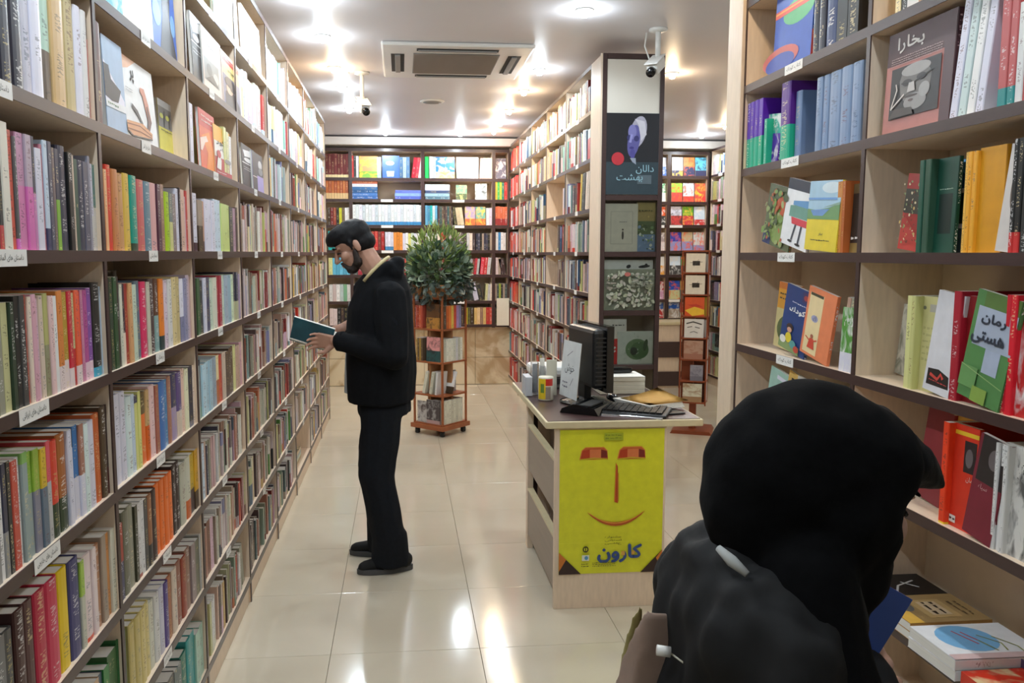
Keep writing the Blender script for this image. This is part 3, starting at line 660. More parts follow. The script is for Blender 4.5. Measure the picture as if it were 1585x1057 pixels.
p.text('دالان', pw*.74, ph*.31, ph*.11, '8fb4c0', width=pw*.34, bold=.0006).text('بهشت', pw*.45, ph*.2, ph*.1, '8fb4c0', width=pw*.5, bold=.0006)
p.build('poster_print', po)
MB().box((0, 0, 0), (pw, .0012, ph)).build('poster_sheet', MAT['black'], po)
def plate(name, label, cat, loc, w, h, pm, t=.012, rot=(0, 0, 0), mat='paper', group=None):
    """a flat printed thing: slab with a printed design on its face"""
    o = empty(name, loc); o.rotation_euler = rot; tag(o, label, cat, group)
    MB().box((0, 0, 0), (w, t, h), .0008).build('cover_board', MAT[mat], o)
    pm.build('cover_print', o, (0, -.0004, 0)); return o
def spots(p, w, h, cols, seed, n=60, a=.05):
    r = random.Random(seed)
    for _ in range(n): p.ell(r.uniform(a+.01, .99-a)*w, r.uniform(.07, .93)*h, r.uniform(.2, 1)*a*w, r.uniform(.2, 1)*a*w, r.choice(cols), r.random()*3, 8)
    return p
x0 = XC+.034
w, h = .22, .31
plate('book', 'large cream book with a thin framed vignette in upper display niche', 'book', (x0, 5.325, 1.607), w, h, PM().rect(0, 0, w, h, 'dcd5c2').stroke([(.05*w+.03, .05), (w-.035, .05), (w-.035, h-.05), (.05*w+.03, h-.05), (.05*w+.03, .05)], .002, '8a8272').ell(w*.55, h*.34, .007, .028, '3a352e').ell(w*.55, h*.46, .006, .006, '3a352e').scrib(w*.45, h*.6, w*.68, h*.64, '666', 1))
w, h = .125, .32
plate('book', 'gold and blue painted book beside the cream one in display niche', 'book', (x0+.215, 5.332, 1.607), w, h, spots(spots(PM().rect(0, 0, w, h, 'a9945a').rect(0, 0, w, h*.35, '7a93b4').rect(0, h*.35, w, h*.62, '5e6e48'), w, h*.6, ['7f9a6a', 'd8dcc8', '4a5c3c', '90a6c0'], 3, 40, .09), w, h, ['c8b06a'], 5, 6, .06).scrib(.01, h*.8, w*.8, h*.86, '553', 1))
w, h = .34, .27
plate('book', 'wide mottled grey green picture book in middle display niche', 'book', (x0, 5.322, 1.222), w, h, spots(PM().rect(0, 0, w, h, 'a8aa94'), w, h, ['a0a488', 'adae9c', '9da18a', 'aca69a', 'a6aa94'], 8, 220, .05).ell(w*.42, h*.88, w*.06, h*.05, 'b4655c').ell(w*.73, h*.72, w*.012, h*.1, '55584a').scrib(w*.5, h*.55, w*.95, h*.9, '74786a', 4).scrib(w*.02, h*.5, w*.2, h*.85, '8c8478', 3))
w, h = .33, .33
plate('book', 'white book with dark bird shapes behind the mottled picture book', 'book', (x0+.005, 5.345, 1.222), w, h, PM().rect(0, 0, w, h, 'd9d9d4').ell(w*.5, h*.87, w*.05, h*.035, '23262c', .4).ell(w*.82, h*.87, w*.12, h*.03, '23262c', .1).ell(w*.86, h*.9, w*.03, h*.03, '23262c'))
w, h = .16, .30
plate('book', 'white book with a red arch on its cover, lower display niche', 'book', (x0, 5.33, .862), w, h, PM().rect(0, 0, w, h, 'dfddd6').poly([(w*.25, 0), (w*.88, 0)]+[(w*.565+w*.315*math.cos(a*math.pi/8), h*.42+w*.28*math.sin(a*math.pi/8)) for a in range(9)], 'd42c2c').stroke([(w*.3, h*.3), (w*.55, h*.38)], .012, 'eee').stroke([(w*.3, h*.22), (w*.55, h*.3)], .01, 'eee').scrib(w*.4, h*.83, w*.9, h*.9, '333', 1))
w, h = .24, .22
plate('book', 'white book with a green leafy patch, lower display niche', 'book', (x0+.1, 5.322, .862), w, h, spots(PM().rect(0, 0, w, h, 'd5ddd4').ell(w*.55, h*.45, w*.33, h*.32, '6f8f66').ell(w*.62, h*.42, w*.26, h*.26, '54784e'), w, h, ['c8d4cc', 'bccbc0'], 4, 20, .03).ell(w*.45, h*.4, w*.1, h*.12, '38443a').ell(w*.78, h*.58, w*.06, h*.18, '3f5a3c', -.2))
w, h = .3, .2
plate('book', 'pale booklet lying behind the monitor in the lowest niche', 'book', (x0+.02, 5.33, .49), w, h, PM().rect(0, 0, w, h, 'cfcabd').scrib(.03, h*.6, w*.6, h*.7, '555', 1))
# ================================================================== bookcases on the back wall
YB = 9.85
LVB = [.742, 1.027, 1.34, 1.63, 1.925, 2.226, 2.472]
BX = [-1.0, -.589, .253, 1.092, 1.28]
BN = ['left corner', 'left middle', 'right middle', 'narrow right']
BF = []
for k in range(4):
    fr = Frame(BX[k], YB, 0); BF.append(fr)
    bookcase('dark framed %s bookcase on the back wall above marble' % BN[k], fr, BX[k+1]-BX[k], .3, 2.81, LVB, None, zb=.70, tags={i: ('', .42, .14) for i in (1, 2, 3, 4, 5)} if k in (1, 2) else None, side=.02, edge=.036)
    bpy.context.view_layer.update()
def wbk(k, i): return ('back', k, i, 'row %s, %s bookcase, back wall' % (['one', 'two', 'three', 'four', 'five', 'six', 'seven'][i], BN[k]))
def px2(px): return .00764*(px-508)-.86
def bset(k, i, pa, pb, n, cols, c2=None, sp=0, h=.22, **kw):
    a, b = px2(pa)-BX[k], px2(pb)-BX[k]; t = (b-a)/n
    for q in range(n):
        add_book(BF[k], wbk(k, i), a+(q+.5)*t, LVB[i], t*.95, h+R.uniform(-.004, .004), .17, cols[q % len(cols)], c2[q % len(c2)] if c2 else None, sp, y=.01, **kw)
def bface(k, i, pa, pb, h, c1, c2=None, sp=0, c3='eee', art=None):
    a, b = px2(pa)-BX[k], px2(pb)-BX[k]
    add_book(BF[k], wbk(k, i), (a+b)/2, LVB[i], .015, h, b-a, c1, c2, sp, c3, kind='face', y=.01, tilt=.1, art=art)
def bflat(k, i, pa, pb, cols, t=.035):
    a, b = px2(pa)-BX[k], px2(pb)-BX[k]
    for q, c in enumerate(cols): add_book(BF[k], wbk(k, i), (a+b)/2+R.uniform(-.004, .004), LVB[i], t*.97, b-a, .2, c, kind='flat', y=.012, lift=q*t)
bset(0, 6, 506, 542, 8, ['622', '733'], ['eda'], .12, h=.27, c3='eda'); bset(0, 5, 506, 540, 8, ['b63', 'a53'], ['db8'], .3, h=.22, c3='fd9')
bset(0, 4, 508, 534, 6, ['432', '722', '943', '222', 'cc3', '654'], h=.2); bset(0, 4, 534, 542, 2, ['eee'], h=.2)
bset(0, 3, 508, 540, 6, ['2aa', '288', 'dcd', 'baa']); bset(0, 2, 508, 514, 1, ['dd9'], h=.2); bset(0, 2, 514, 541, 5, ['6bd', '5ac'], h=.2)
bset(0, 1, 508, 541, 6, ['ddd', 'cbb', 'eee', 'bcc', '7a8'], h=.2); bset(0, 0, 508, 520, 2, ['dcc'], h=.2); bset(0, 0, 520, 541, 4, ['222', '433'], h=.2)
bset(1, 6, 545, 556, 3, ['b33', '333', 'ddd'], h=.25)
bface(1, 6, 557, 585, .25, 'e96', '7a4', .3, 'fc4'); bface(1, 6, 584, 590, .24, '9cd'); bface(1, 6, 592, 618, .26, '36a', None, 0, 'def', lambda w, h: PM().rect(0, 0, w, h, '3a62ac').ell(w*.45, h*.66, w*.25, h*.1, 'e8eef6').poly([(w*.25, h*.3), (w*.7, h*.3), (w*.66, h*.06), (w*.28, h*.06)], 'dfe8f2'))
bset(1, 6, 618, 634, 3, ['468', '9ab', '579'], h=.24); bset(1, 6, 636, 652, 3, ['a23', 'b34', 'ddd'], h=.24, lean=.14)
bflat(1, 5, 545, 584, ['36a', '47b', '258', '369', 'dde', 'a53']); bflat(1, 5, 611, 653, ['56b', '8ae', '67c'])
bset(1, 4, 546, 653, 22, ['e8eef0', 'dde6ea', 'eef', 'ccd8e0'], ['3a8ec8'], .16, h=.235, txt=.5)
bset(1, 3, 546, 572, 6, ['d55', 'e8e0d8', 'c44'], h=.22); bset(1, 3, 574, 594, 4, ['a22', 'c33', '733'], h=.22); bset(1, 3, 595, 608, 3, ['dde', 'eef'], ['48b'], .2, h=.21); bset(1, 3, 608, 622, 3, ['e94', 'd83'], h=.21); bset(1, 3, 622, 652, 7, ['dde', 'eee', 'dd8', 'cdc'], h=.2)
bset(1, 2, 546, 625, 12, ['455', 'a34', '766'], h=.2); bset(1, 2, 610, 652, 6, ['a34', '822', 'c44', 'ddd'], h=.19)
bset(1, 1, 546, 652, 16, PAL_MIX, h=.2); bset(1, 0, 546, 652, 16, PAL_MIX, h=.2)
bset(2, 6, 657, 663, 1, ['2a5'], h=.25); bset(2, 6, 664, 674, 2, ['cdd', 'abb'], h=.25); bface(2, 6, 674, 703, .25, '37c', 'ec9', .3, 'fd4'); bface(2, 6, 706, 740, .25, 'dde', None, 0, 'aca'); bset(2, 6, 741, 761, 4, ['ecb', 'fdb'], h=.24, lean=.08)
bflat(2, 5, 657, 695, ['578', '9bc', '457', 'dde', 'cdd']); bface(2, 5, 705, 722, .17, '7a8', '564', .4, 'dd8'); bface(2, 5, 735, 753, .19, 'dee', None, 0, '333')
bset(2, 4, 657, 676, 5, ['6ac', '48a', '2aa', 'cdd'], h=.23); bset(2, 4, 677, 700, 8, ['544', '355', '654', '433'], h=.22); bset(2, 4, 702, 718, 3, ['443', 'cb9', 'dca'], h=.21, lean=-.15)
bface(2, 4, 719, 735, .22, 'a9b', 'c63', .35, 'fc4'); bface(2, 4, 736, 751, .22, '6a9', 'c63', .35, 'fc4'); bset(2, 4, 752, 761, 2, ['eee', 'dcd'], h=.2)
bset(2, 3, 657, 680, 6, ['dde', 'cdc', 'edc'], h=.2); bset(2, 3, 682, 688, 1, ['d33'], h=.21); bset(2, 3, 690, 717, 7, ['555', 'baa', '433', '544'], h=.21); bset(2, 3, 717, 735, 4, ['333', 'ccc', 'edc', '433'], h=.2); bset(2, 3, 736, 761, 8, ['334', '445', '222', 'a98'], h=.2)
bset(2, 2, 657, 716, 12, PAL_DARK, h=.2); bset(2, 2, 718, 740, 6, ['b34', 'bbb', '999', '733'], h=.19, lean=.1); bset(2, 2, 742, 758, 3, ['d45', 'c33', 'ccc'], h=.2, lean=.1)
bset(2, 1, 657, 722, 14, PAL_MIX, h=.2); bset(2, 1, 726, 748, 3, ['444', 'ccd', '333'], h=.2, lean=-.22); bset(2, 1, 750, 762, 3, ['cc9', 'ccc', 'edc'], h=.2, lean=.06)
bset(2, 0, 657, 717, 12, PAL_MIX, h=.21); bset(2, 0, 718, 732, 3, ['dc3', '553', '432'], h=.2); bset(2, 0, 733, 752, 4, ['db7', 'ec9', '976'], h=.2); bset(2, 0, 752, 762, 2, ['b33', 'c54'], h=.2)
bface(3, 6, 765, 783, .24, '667', None, 0, 'eee', lambda w, h: PM().rect(0, 0, w, h, '6e6a72').ell(w*.5, h*.72, w*.28, h*.13, 'f4f4f4')); bset(3, 5, 766, 780, 4, ['cb4', '4a5', 'ab4', '276'], h=.22); bset(3, 5, 780, 785, 1, ['b33'], h=.22)
bset(3, 4, 766, 785, 5, ['c64', 'd75'], ['933'], .35, h=.22); bset(3, 3, 767, 783, 4, ['ddd', '48b', 'eee'], h=.21); bset(3, 2, 767, 775, 2, ['dcc', 'a98'], h=.2); bset(3, 2, 776, 784, 2, ['433'], h=.19, lean=-.2); bset(3, 1, 766, 785, 6, ['a98', '455', '9a4', '333'], h=.2); bset(3, 0, 766, 785, 4, ['332', 'cba', '954'], h=.2)
# cream cardboard leaning at the corner of the back wall
cb = tag(MB().box((0, 0, 0), (.15, .006, .33), .001).build('cardboard_sheet', MAT['cream'], None, (1.13, 9.835, .725)), 'cream cardboard sheet at the right end of the back wall shelves', 'card')
# ================================================================== room behind on the right
QX = [2.30, 3.239, 3.72]
LVQ = [.80, 1.032, 1.333, 1.624, 1.936, 2.215, 2.524]
QF = []
for k, (xa, xb, nm) in enumerate(((2.30, 3.225, 'left'), (3.225, 3.72, 'right'))):
    fr = Frame(xa, YB, 0); QF.append(fr)
    bookcase('dark framed bookcase in the rear right corner, %s half' % nm, fr, xb-xa, .3, 2.81, LVQ, None, zb=.76, tags={1: ('', .75 if k == 0 else .1, .14), 4: ('', .8 if k == 0 else .1, .16)}, side=.02, edge=.036)
def wq(k, i): return ('rear', k, i, 'row %s, %s rear corner bookcase' % (['one', 'two', 'three', 'four', 'five', 'six', 'seven'][i], ['left', 'right'][k]))
for i, z in enumerate(LVQ):
    L = [[('b33', '46a'), ('c9b', 'b34'), ('e9a43a', 'eee'), ('dcc', 'a99'), ('333', 'e63'), ('e8e8e4', '4a6'), ('36b', 'dde')][i]]
    c1, c2 = L[0]
    add_book(QF[0], wq(0, i), .83, z, .015, .22, .14, c2, c1, .5, 'eee', kind='face', y=.02, tilt=.1)
    fill(QF[0], wq(0, i), .03, .72, z, .25, PAL_MIX, hm=.2)
    tri = [('25a', 'c44', 'ddd'), ('25b', 'eb6', 'c33'), ('def', '6a5', 'c53'), ('34a', 'cb9', 'ddd'), ('dde', '6a3', 'cde'), ('9c4', 'def', 'c54'), ('eee', 'd84', '6bd')][i]
    tr2 = [None, None, '444', '99c', 'c44', 'd44', '335'][i]
    for q, c in enumerate(tri):
        add_book(QF[1], wq(1, i), .11+.145*q, z, .015, .225, .135, c, tr2 or R.choice(PAL_MIX), R.choice([.3, .5]), R.choice(['eee', '333', 'e63', 'fc4']), kind='face', y=.02, tilt=.1)
for k in range(6): add_book(QF[1], wq(1, 0), .36, .80, .027, .2, .16, ['233', 'a33', 'ddd', 'b34', 'eee', 'ddd'][k], kind='flat', y=-.04, lift=k*.028)
# low counter below
ct = empty('counter', (2.62, 9.40, 0)); tag(ct, 'low beige counter with two dark boards in the rear right corner', 'counter')
MB().box((0, 0, .755), (.85, .4, .79), .003).build('counter_top', MAT['desk_edge'], ct)
MB().box((.02, .03, 0), (.83, .4, .755)).build('body', MAT['beige'], ct)
for z0, z1 in ((.37, .555), (.03, .2)): MB().box((.02, .008, z0), (.80, .03, z1), .002).build('dark_board', MAT['dark'], ct)
for x in (.02, .64, .795): MB().box((x, .006, 0), (x+.014, .032, .755)).build('post', MAT['dark'], ct)
# bookcases along the right wall of the rear room
PF = []
for k in range(2):
    fr = Frame(3.74, 9.84-k*.85, -90); PF.append(fr)
    bookcase('beige bookcase facing left in the rear room, %s bay' % ['far', 'near'][k], fr, .85, .27, 2.84, [.12, .42, .72, 1.03, 1.33, 1.63, 1.94, 2.23, 2.53], 'rear side bookcases', tags={i: ('', .3, .12) for i in (5, 6, 7, 8)})
    for i, z in enumerate([.12, .42, .72, 1.03, 1.33, 1.63, 1.94, 2.23, 2.53]):
        fill(fr, ('rearside', k, i, 'shelf %d, %s side bookcase, rear room' % (i+1, ['far', 'near'][k])), .015, .83, z, .28, PAL_PALE+PAL_MIX, hm=.22, tmin=.015, tmax=.05)
# ================================================================== right bookcases (children's books)
XR = 1.29; RB = .842; YR = 3.085
LVR = [.0+.10, .33, .615, .945, 1.25, 1.60, 1.915, 2.222, 2.53]
RF = []
RN = ['far', 'near', 'nearest']
for k in range(3):
    fr = Frame(XR, YR-k*RB, -90); RF.append(fr)
    bookcase('tall beige bookcase with dark edges, %s bay on the right' % RN[k], fr, RB, .26, 2.90, LVR, 'bookcases on the right',
             tags={i: ('کتاب کودک' if i < 8 else '', [.5, .5, .5, .5, .42, .40, .40, .40, .40][i], .125) for i in (3, 4, 5, 6, 7)} if k == 0 else None, edge=.028, back='back')
    for x in (.05, ):
        pass
ep = MB().box((XR-.012, YR+.002, 0), (XR+.3, YR+.135, CEIL-.002), .002).build('bookcase_end_panel', MAT['beige']); tag(ep, 'pale full height board closing the right bookcases at their far end', 'panel')
def wr(k, i): return ('right', k, i, '%s, %s bay, right bookcase' % (['bottom shelf', 'second lowest shelf', 'display shelf', 'waist-high shelf', 'chest-high shelf', 'eye-level shelf', 'above-eye shelf', 'second highest shelf', 'top shelf'][i], RN[k]))
def rs(k, i, spec, **kw): rowpx(RF[k], wr(k, i), XR+kw.pop('d', .01), LVR[i], spec, sgn=-1, **kw)
def rf(k, i, a, b, h, c1, c2=None, sp=0, c3='eee', **kw): face(RF[k], wr(k, i), a, b, XR, LVR[i], h, c1, c2, sp, c3, sgn=-1, **kw)
def art_dict(w, h): return PM().rect(0, 0, w, h, '2f55b8').ell(w*.62, h*.6, w*.4, h*.14, '58b078').rect(0, h*.62, w, h*.7, 'd8503c').rect(0, h*.66, w, h*.68, 'e8a03c').ell(w*.2, h*.15, w*.5, h*.13, 'c05a50').ell(w*.2, h*.1, w*.4, h*.11, '3a4fa8').text('فرهنگ', w*.55, h*.84, h*.09, 'f0c850', width=w*.6)
def art_mag(w, h):
    p = PM().rect(0, 0, w, h, 'b06f68').rect(0, h*.68, w, h, '4a2c30').rect(w*.86, 0, w, h, '4c2e33').text('بخارا', w*.36, h*.86, h*.15, 'ece6e2', width=w*.4, bold=.0012)
    p.scrib(w*.08, h*.66, w*.84, h*.75, 'b49a98', 4, 3).rect(w*.1, h*.14, w*.84, h*.64, '181214')
    p.poly([(w*.3, h*.62), (w*.62, h*.63), (w*.72, h*.5), (w*.7, h*.34), (w*.6, h*.24), (w*.4, h*.22), (w*.27, h*.36), (w*.24, h*.5)], '6a6664').ell(w*.48, h*.58, w*.22, h*.06, '9c9a9a').ell(w*.5, h*.27, w*.17, h*.08, '8f8d8c').ell(w*.63, h*.36, w*.08, h*.07, '9a9898').ell(w*.44, h*.33, w*.1, h*.012, '3c3030').ell(w*.44, h*.29, w*.04, h*.012, '5c4a48')
    p.ell(w*.36, h*.47, w*.07, h*.03, '2a2224').ell(w*.58, h*.49, w*.07, h*.03, '2a2224').stroke([(w*.28, h*.47), (w*.46, h*.45), (w*.74, h*.52)], .003, '0c0a0b').poly([(w*.4, h*.46), (w*.48, h*.46), (w*.5, h*.37), (w*.38, h*.37)], 'b8b4b2').poly([(w*.12, h*.15), (w*.5, h*.15), (w*.46, h*.22), (w*.2, h*.24)], '3a302c')
    return p.stroke([(w*.14, h*.24), (w*.22, h*.42), (w*.2, h*.48)], .004, 'd8cfc8').stroke([(w*.14, h*.24), (w*.34, h*.36)], .004, 'd8cfc8')
def art_land(w, h): return PM().rect(0, 0, w, h, 'e9d23e').rect(0, h*.45, w, h, 'a8cbe2').ell(w*.7, h*.9, w*.3, h*.08, 'd3e4ee').poly([(0, h*.6), (w*.3, h*.58), (w*.7, h*.62), (w, h*.68), (w, h*.45), (0, h*.45)], '6f9a66').poly([(w*.1, h*.58), (w*.7, h*.6), (w*.5, h*.5), (w*.2, h*.5)], '6c96cc').poly([(w*.5, h*.62), (w, h*.66), (w, h*.7)], '8fb0a0').rect(0, h*.73, w*.9, h*.76, '6f9fd8').text('سفر', w*.5, h*.24, h*.06, '333').scrib(w*.2, h*.13, w*.8, h*.17, '443', 1)
def art_legs(w, h): return PM().rect(0, 0, w, h, 'eef0f4').rect(0, h*.84, w, h, '1c2a40').poly([(w*.2, h*.6), (w, h*.7), (w, h*.45), (w*.2, h*.44)], '6a9a8c').poly([(w*.3, h*.68), (w, h*.75), (w, h*.62), (w*.3, h*.62)], '5e96c8').poly([(w*.3, h*.44), (w, h*.44), (w, h*.34), (w*.35, h*.34)], 'd8404e').stroke([(w*.5, h*.34), (w*.42, h*.1)], .01, '3a3f4c').stroke([(w*.72, h*.34), (w*.68, h*.08)], .01, '3a3f4c').ell(w*.38, h*.08, w*.08, h*.02, '222').ell(w*.68, h*.06, w*.1, h*.02, '222')
def art_tree(w, h): return spots(PM().rect(0, 0, w, h, '5d6a4a').rect(0, 0, w*.3, h*.2, '2c3c6c').ell(w*.65, h*.66, w*.34, h*.2, 'c8603f').ell(w*.5, h*.3, w*.3, h*.25, '8aa05c'), w, h, ['7c9a52', 'b4623c', '4a5a3c', '9aa870'], 9, 60, .08)
def art_kid(w, h):
    p = PM().rect(0, 0, w, h, '23407c').text('کودک', w*.52, h*.64, h*.1, 'f2f2f2', width=w*.6, bold=.001).scrib(w*.3, h*.74, w*.9, h*.78, 'dde', 1).rect(w*.66, h*.82, w*.9, h*.97, '4a3a6a').ell(w*.78, h*.89, w*.08, h*.04, 'b04848').ell(w*.35, h*.36, w*.13, h*.06, '3a2a2c').ell(w*.35, h*.32, w*.09, h*.04, 'dba68c').ell(w*.35, h*.2, w*.12, h*.08, 'e4cf3c').rect(0, 0, w*.8, h*.12, '8aa06a')
    return p.ell(w*.15, h*.14, w*.12, h*.06, 'e8e8e0').ell(w*.55, h*.13, w*.12, h*.06, '5aa0a0').ell(w*.7, h*.08, w*.1, h*.05, 'c04c3c')
def art_salmon(w, h): return PM().rect(0, 0, w, h, 'e8885c').rect(w*.08, h*.04, w*.58, h*.92, 'eed9a8').rect(w*.1, h*.88, w*.56, h*.92, '443').ell(w*.36, h*.56, w*.12, h*.05, 'aac').text('ک', w*.36, h*.57, h*.08, '345').ell(w*.36, h*.3, w*.05, h*.03, 'b06a50').poly([(w*.3, h*.27), (w*.44, h*.27), (w*.5, h*.12), (w*.24, h*.12)], 'd8503c').stroke([(w*.14, h*.27), (w*.34, h*.22), (w*.56, h*.27)], .004, 'd8503c')
def art_green(w, h): return PM().rect(0, 0, w, h, '55884e').rect(w*.2, h*.86, w, h, '58763a').rect(w*.1, h*.5, w, h*.86, 'a9b4c8').rect(w*.45, h*.28, w*.8, h*.5, 'aab6cc').text('رمان', w*.5, h*.76, h*.1, '333a48', width=w*.55, bold=.0015).text('هستی', w*.45, h*.58, h*.12, '333a48', width=w*.75, bold=.0015).rect(0, h*.1, w*.4, h*.3, '6a9a5c').rect(w*.35, 0, w*.7, h*.14, '86a44c').stroke([(0, h*.3), (w, h*.2)], .002, '9ab87c')
def art_white(w, h): return PM().rect(0, 0, w, h, 'dcdce2').poly([(w*.1, h*.22), (w*.5, h*.24), (w*.9, h*.2), (w*.95, h*.08), (w*.1, h*.06)], '26201e').stroke([(w*.2, h*.17), (w*.5, h*.14), (w*.6, h*.2), (w*.7, h*.16)], .008, 'c8453c').scrib(w*.2, h*.1, w*.9, h*.13, 'b44', 1)
def art_cream(w, h): return PM().rect(0, 0, w, h, 'cfc98e').rect(w*.55, h*.84, w*.88, h*.92, 'b4b0a4').ell(w*.3, h*.88, w*.08, h*.02, '776').scrib(w*.3, h*.3, w*.85, h*.7, 'bbb57c', 6)
def art_ornate(w, h): return spots(PM().rect(0, 0, w, h, 'a8322e').rect(0, h*.48, w, h*.8, '3c3a30').poly([(0, h*.5), (w, h*.1), (w, 0), (0, 0)], 'b8403a'), w, h, ['c8a868', 'e0d4b0', '7a3a2c', '8a9a6a'], 12, 70, .05)
def art_redbook(w, h): return PM().rect(0, 0, w, h, 'd8361f').rect(0, h*.9, w, h*.94, 'e8c030').rect(w*.5, h*.56, w*.95, h*.86, '2a2224').ell(w*.7, h*.7, w*.14, h*.09, '6a6264').rect(w*.12, h*.04, w*.36, h*.11, 'e8e4dc').scrib(w*.14, h*.05, w*.34, h*.1, '333', 1).text('رمان', w*.8, h*.5, h*.06, 'e8c8c0')
def art_whitefig(w, h): return PM().rect(0, 0, w, h, 'e2e0dc').poly([(0, 0), (w*.9, 0), (w*.7, h*.25), (w*.45, h*.3), (w*.3, h*.42), (w*.12, h*.4), (0, h*.45)], '191514').scrib(w*.5, h*.6, w*.95, h*.8, '888', 4)
def art_mint(w, h): return PM().rect(0, 0, w, h, 'a4c8bc').rect(w*.4, h*.86, w*.95, h*.92, 'dde').text('ا', w*.45, h*.65, h*.1, '333').ell(w*.4, h*.2, w*.2, h*.08, '6a4a3c')
def art_tan(w, h): return PM().rect(0, 0, w, h, 'd9b263').rect(w*.4, h*.3, w, h, 'c8c4bc').rect(w*.15, h*.86, w*.7, h*.91, '222').rect(w*.1, h*.3, w*.4, h*.6, 'e0c07a')
# second shelf above eye level
rf(0, 7, 1197, 1256, .3, '25b', 'c55', .3, 'fc4', label='blue picture dictionary cover with red stripe, top of far right bay', art=art_dict, y=.02)
rs(0, 7, "1262:223h30 1282:236h29 1300:222h29 1334", w=.2)
rs(1, 7, "1392:eda 1400:333 1410:ddd 1430:b86 1450:444 1475:dcb 1500:334", w=.2)
# first shelf above eye level: the purple and teal set, the blue grey volumes
rs(0, 6, "1157:52a/2a8@.45h24 1163:52a/2a8@.45h24 1169:52a/2a8@.45h24 1176:52a/2a8@.45h24 1182", w=.19, h=.235)
rs(0, 6, "1186:2a8h16 1190", w=.15)
rs(0, 6, "1208:528/2a8@.45h26 1223", w=.2); rs(0, 6, "1224:6c86b0h22 1243", w=.17, y=.03)
rs(0, 6, "1265:7890b4h23 1284:7890b4h23 1303:7890b4h23 1320:7890b4h23 1336", w=.16, y=.015)
rf(0, 6, 1184, 1206, .17, '2a9', '52a', .6, 'eee', lean=.12, label='teal and purple booklet leaning between the two purple sets')
rf(1, 6, 1368, 1472, .265, '4c2e33', None, 0, 'b99', label='maroon literary magazine with a bearded man\'s grey portrait', art=art_mag, y=.02, t=.022)
rs(1, 6, "1552:b55/288@.14h28 1566:b55/288@.14h28 1578:ddd 1590:a44 1610", w=.2)
for n in range(4): add_book(RF[1], wr(1, 6), .345+n*.03, LVR[6], .025, .27, .2, ['dde', 'cdd', 'eee', 'dde'][n], lean=.13, y=.02, label='plastic wrapped white volume leaning beside the maroon magazine, %s' % ['outermost', 'second', 'third', 'innermost'][n])
# eye level
rf(0, 5, 1184, 1226, .21, '5d6a4a', None, 0, 'c63', label='green paperback with a red tree, leaning at the far right bay', art=art_tree, lean=.2, y=.02)
rf(0, 5, 1212, 1254, .22, 'eef', None, 0, 'eee', label='white cover showing boots under a red skirt, teal spine beside it', art=art_legs, lean=.2, y=.012)
rf(0, 5, 1248, 1297, .215, 'e9d23e', None, 0, '333', label='yellow paperback with a painted blue landscape, eye-level shelf', art=art_land, y=.004, lean=.06)
rs(0, 5, "1299:c84h21 1307:b63h21 1311", w=.16); rf(0, 5, 1311, 1333, .2, '2a2622', 'a86', .15, 'eee', label='dark paperback squeezed by the divider, eye-level shelf, far bay', art=lambda w, h: PM().rect(0, 0, w, h, '2c2824').rect(0, 0, w, h*.14, '8a7444').rect(0, h*.86, w, h, '6a5a3c').scrib(w*.1, h*.16, w*.9, h*.26, 'eee', 1))
rf(1, 5, 1396, 1432, .2, 'a8322e', None, 0, 'eda', art=art_ornate, lean=.12, y=.05, label='ornate red and gold cover half hidden by the green volumes')
rs(1, 5, "1424:254h23 1431:354h23 1440", w=.2, h=.23)
rf(1, 5, 1441, 1478, .23, '174a3a', None, 0, 'eee', y=.03, tilt=.02, label='dark green cover beside two green spines, eye-level shelf', art=lambda w, h: PM().rect(0, 0, w, h, '17493a').rect(w*.3, h*.2, w*.85, h*.62, '0f2620').scrib(w*.3, h*.66, w*.85, h*.68, 'cdc', 1))
rf(1, 5, 1470, 1498, .225, '5a8ab0', None, 0, 'eee', y=.06, label='cover with blue mountain and dark grass behind the orange volumes', art=lambda w, h: PM().rect(0, 0, w, h, '4a5c64').rect(0, h*.68, w, h, '5a9ac4').poly([(0, h*.68), (w*.5, h*.86), (w, h*.78), (w, h*.68)], '2f5a8c').rect(0, h*.64, w, h*.69, 'dde').rect(0, h*.28, w, h*.64, '3a4a38').rect(0, h*.26, w, h*.31, 'dde'))
rs(1, 5, "1495:eb5h23 1500:ea3h23 1506:ea3h23 1513", w=.2, h=.23)
rf(1, 5, 1513, 1553, .235, 'd9961f', None, 0, 'eb5', y=.02, tilt=0, txt=0, label='broad orange yellow cover without picture, eye-level shelf', art=lambda w, h: PM().rect(0, 0, w, h, 'd8981f'))
rf(1, 5, 1550, 1574, .23, 'dcd6d2', None, 0, '765', y=.012, lean=.1, label='white cover with a brown head, leaning behind the orange one', art=lambda w, h: PM().rect(0, 0, w, h, 'd6d0cc').ell(w*.7, h*.6, w*.3, h*.22, '6e6055'))
rs(1, 5, "1570:222/c33@.18h24 1577:222/c33@.18h24 1586:333 1600:b33 1620", w=.19, h=.24)
# chest high
rf(0, 4, 1200, 1232, .235, 'e0922e', '5d6e3c', .6, 'eee', y=.07, lean=.08, label='orange and green cover standing behind the navy children\'s book', art=lambda w, h: PM().rect(0, 0, w, h, 'd99a34').rect(0, h*.9, w, h, 'c8702c').rect(0, 0, w, h*.6, 'cfc28c').ell(w*.6, h*.3, w*.5, h*.22, '5a6a40').scrib(w*.1, h*.72, w*.9, h*.86, '443', 2))
rf(0, 4, 1210, 1250, .22, '23407c', None, 0, 'eee', y=.02, lean=.17, label='navy children\'s book with white title and a child in yellow', art=art_kid)
rf(0, 4, 1243, 1286, .22, 'e8885c', None, 0, 'eee', y=.012, lean=.17, label='salmon orange book with a cream column and small red figure', art=art_salmon)
for n, c in enumerate(('b98', '998', 'aaa')): add_book(RF[0], wr(0, 4), YR-y_on(1292+n*6, XR, 1.35), LVR[4], .02, .22, .15, c, lean=.17, y=.02)
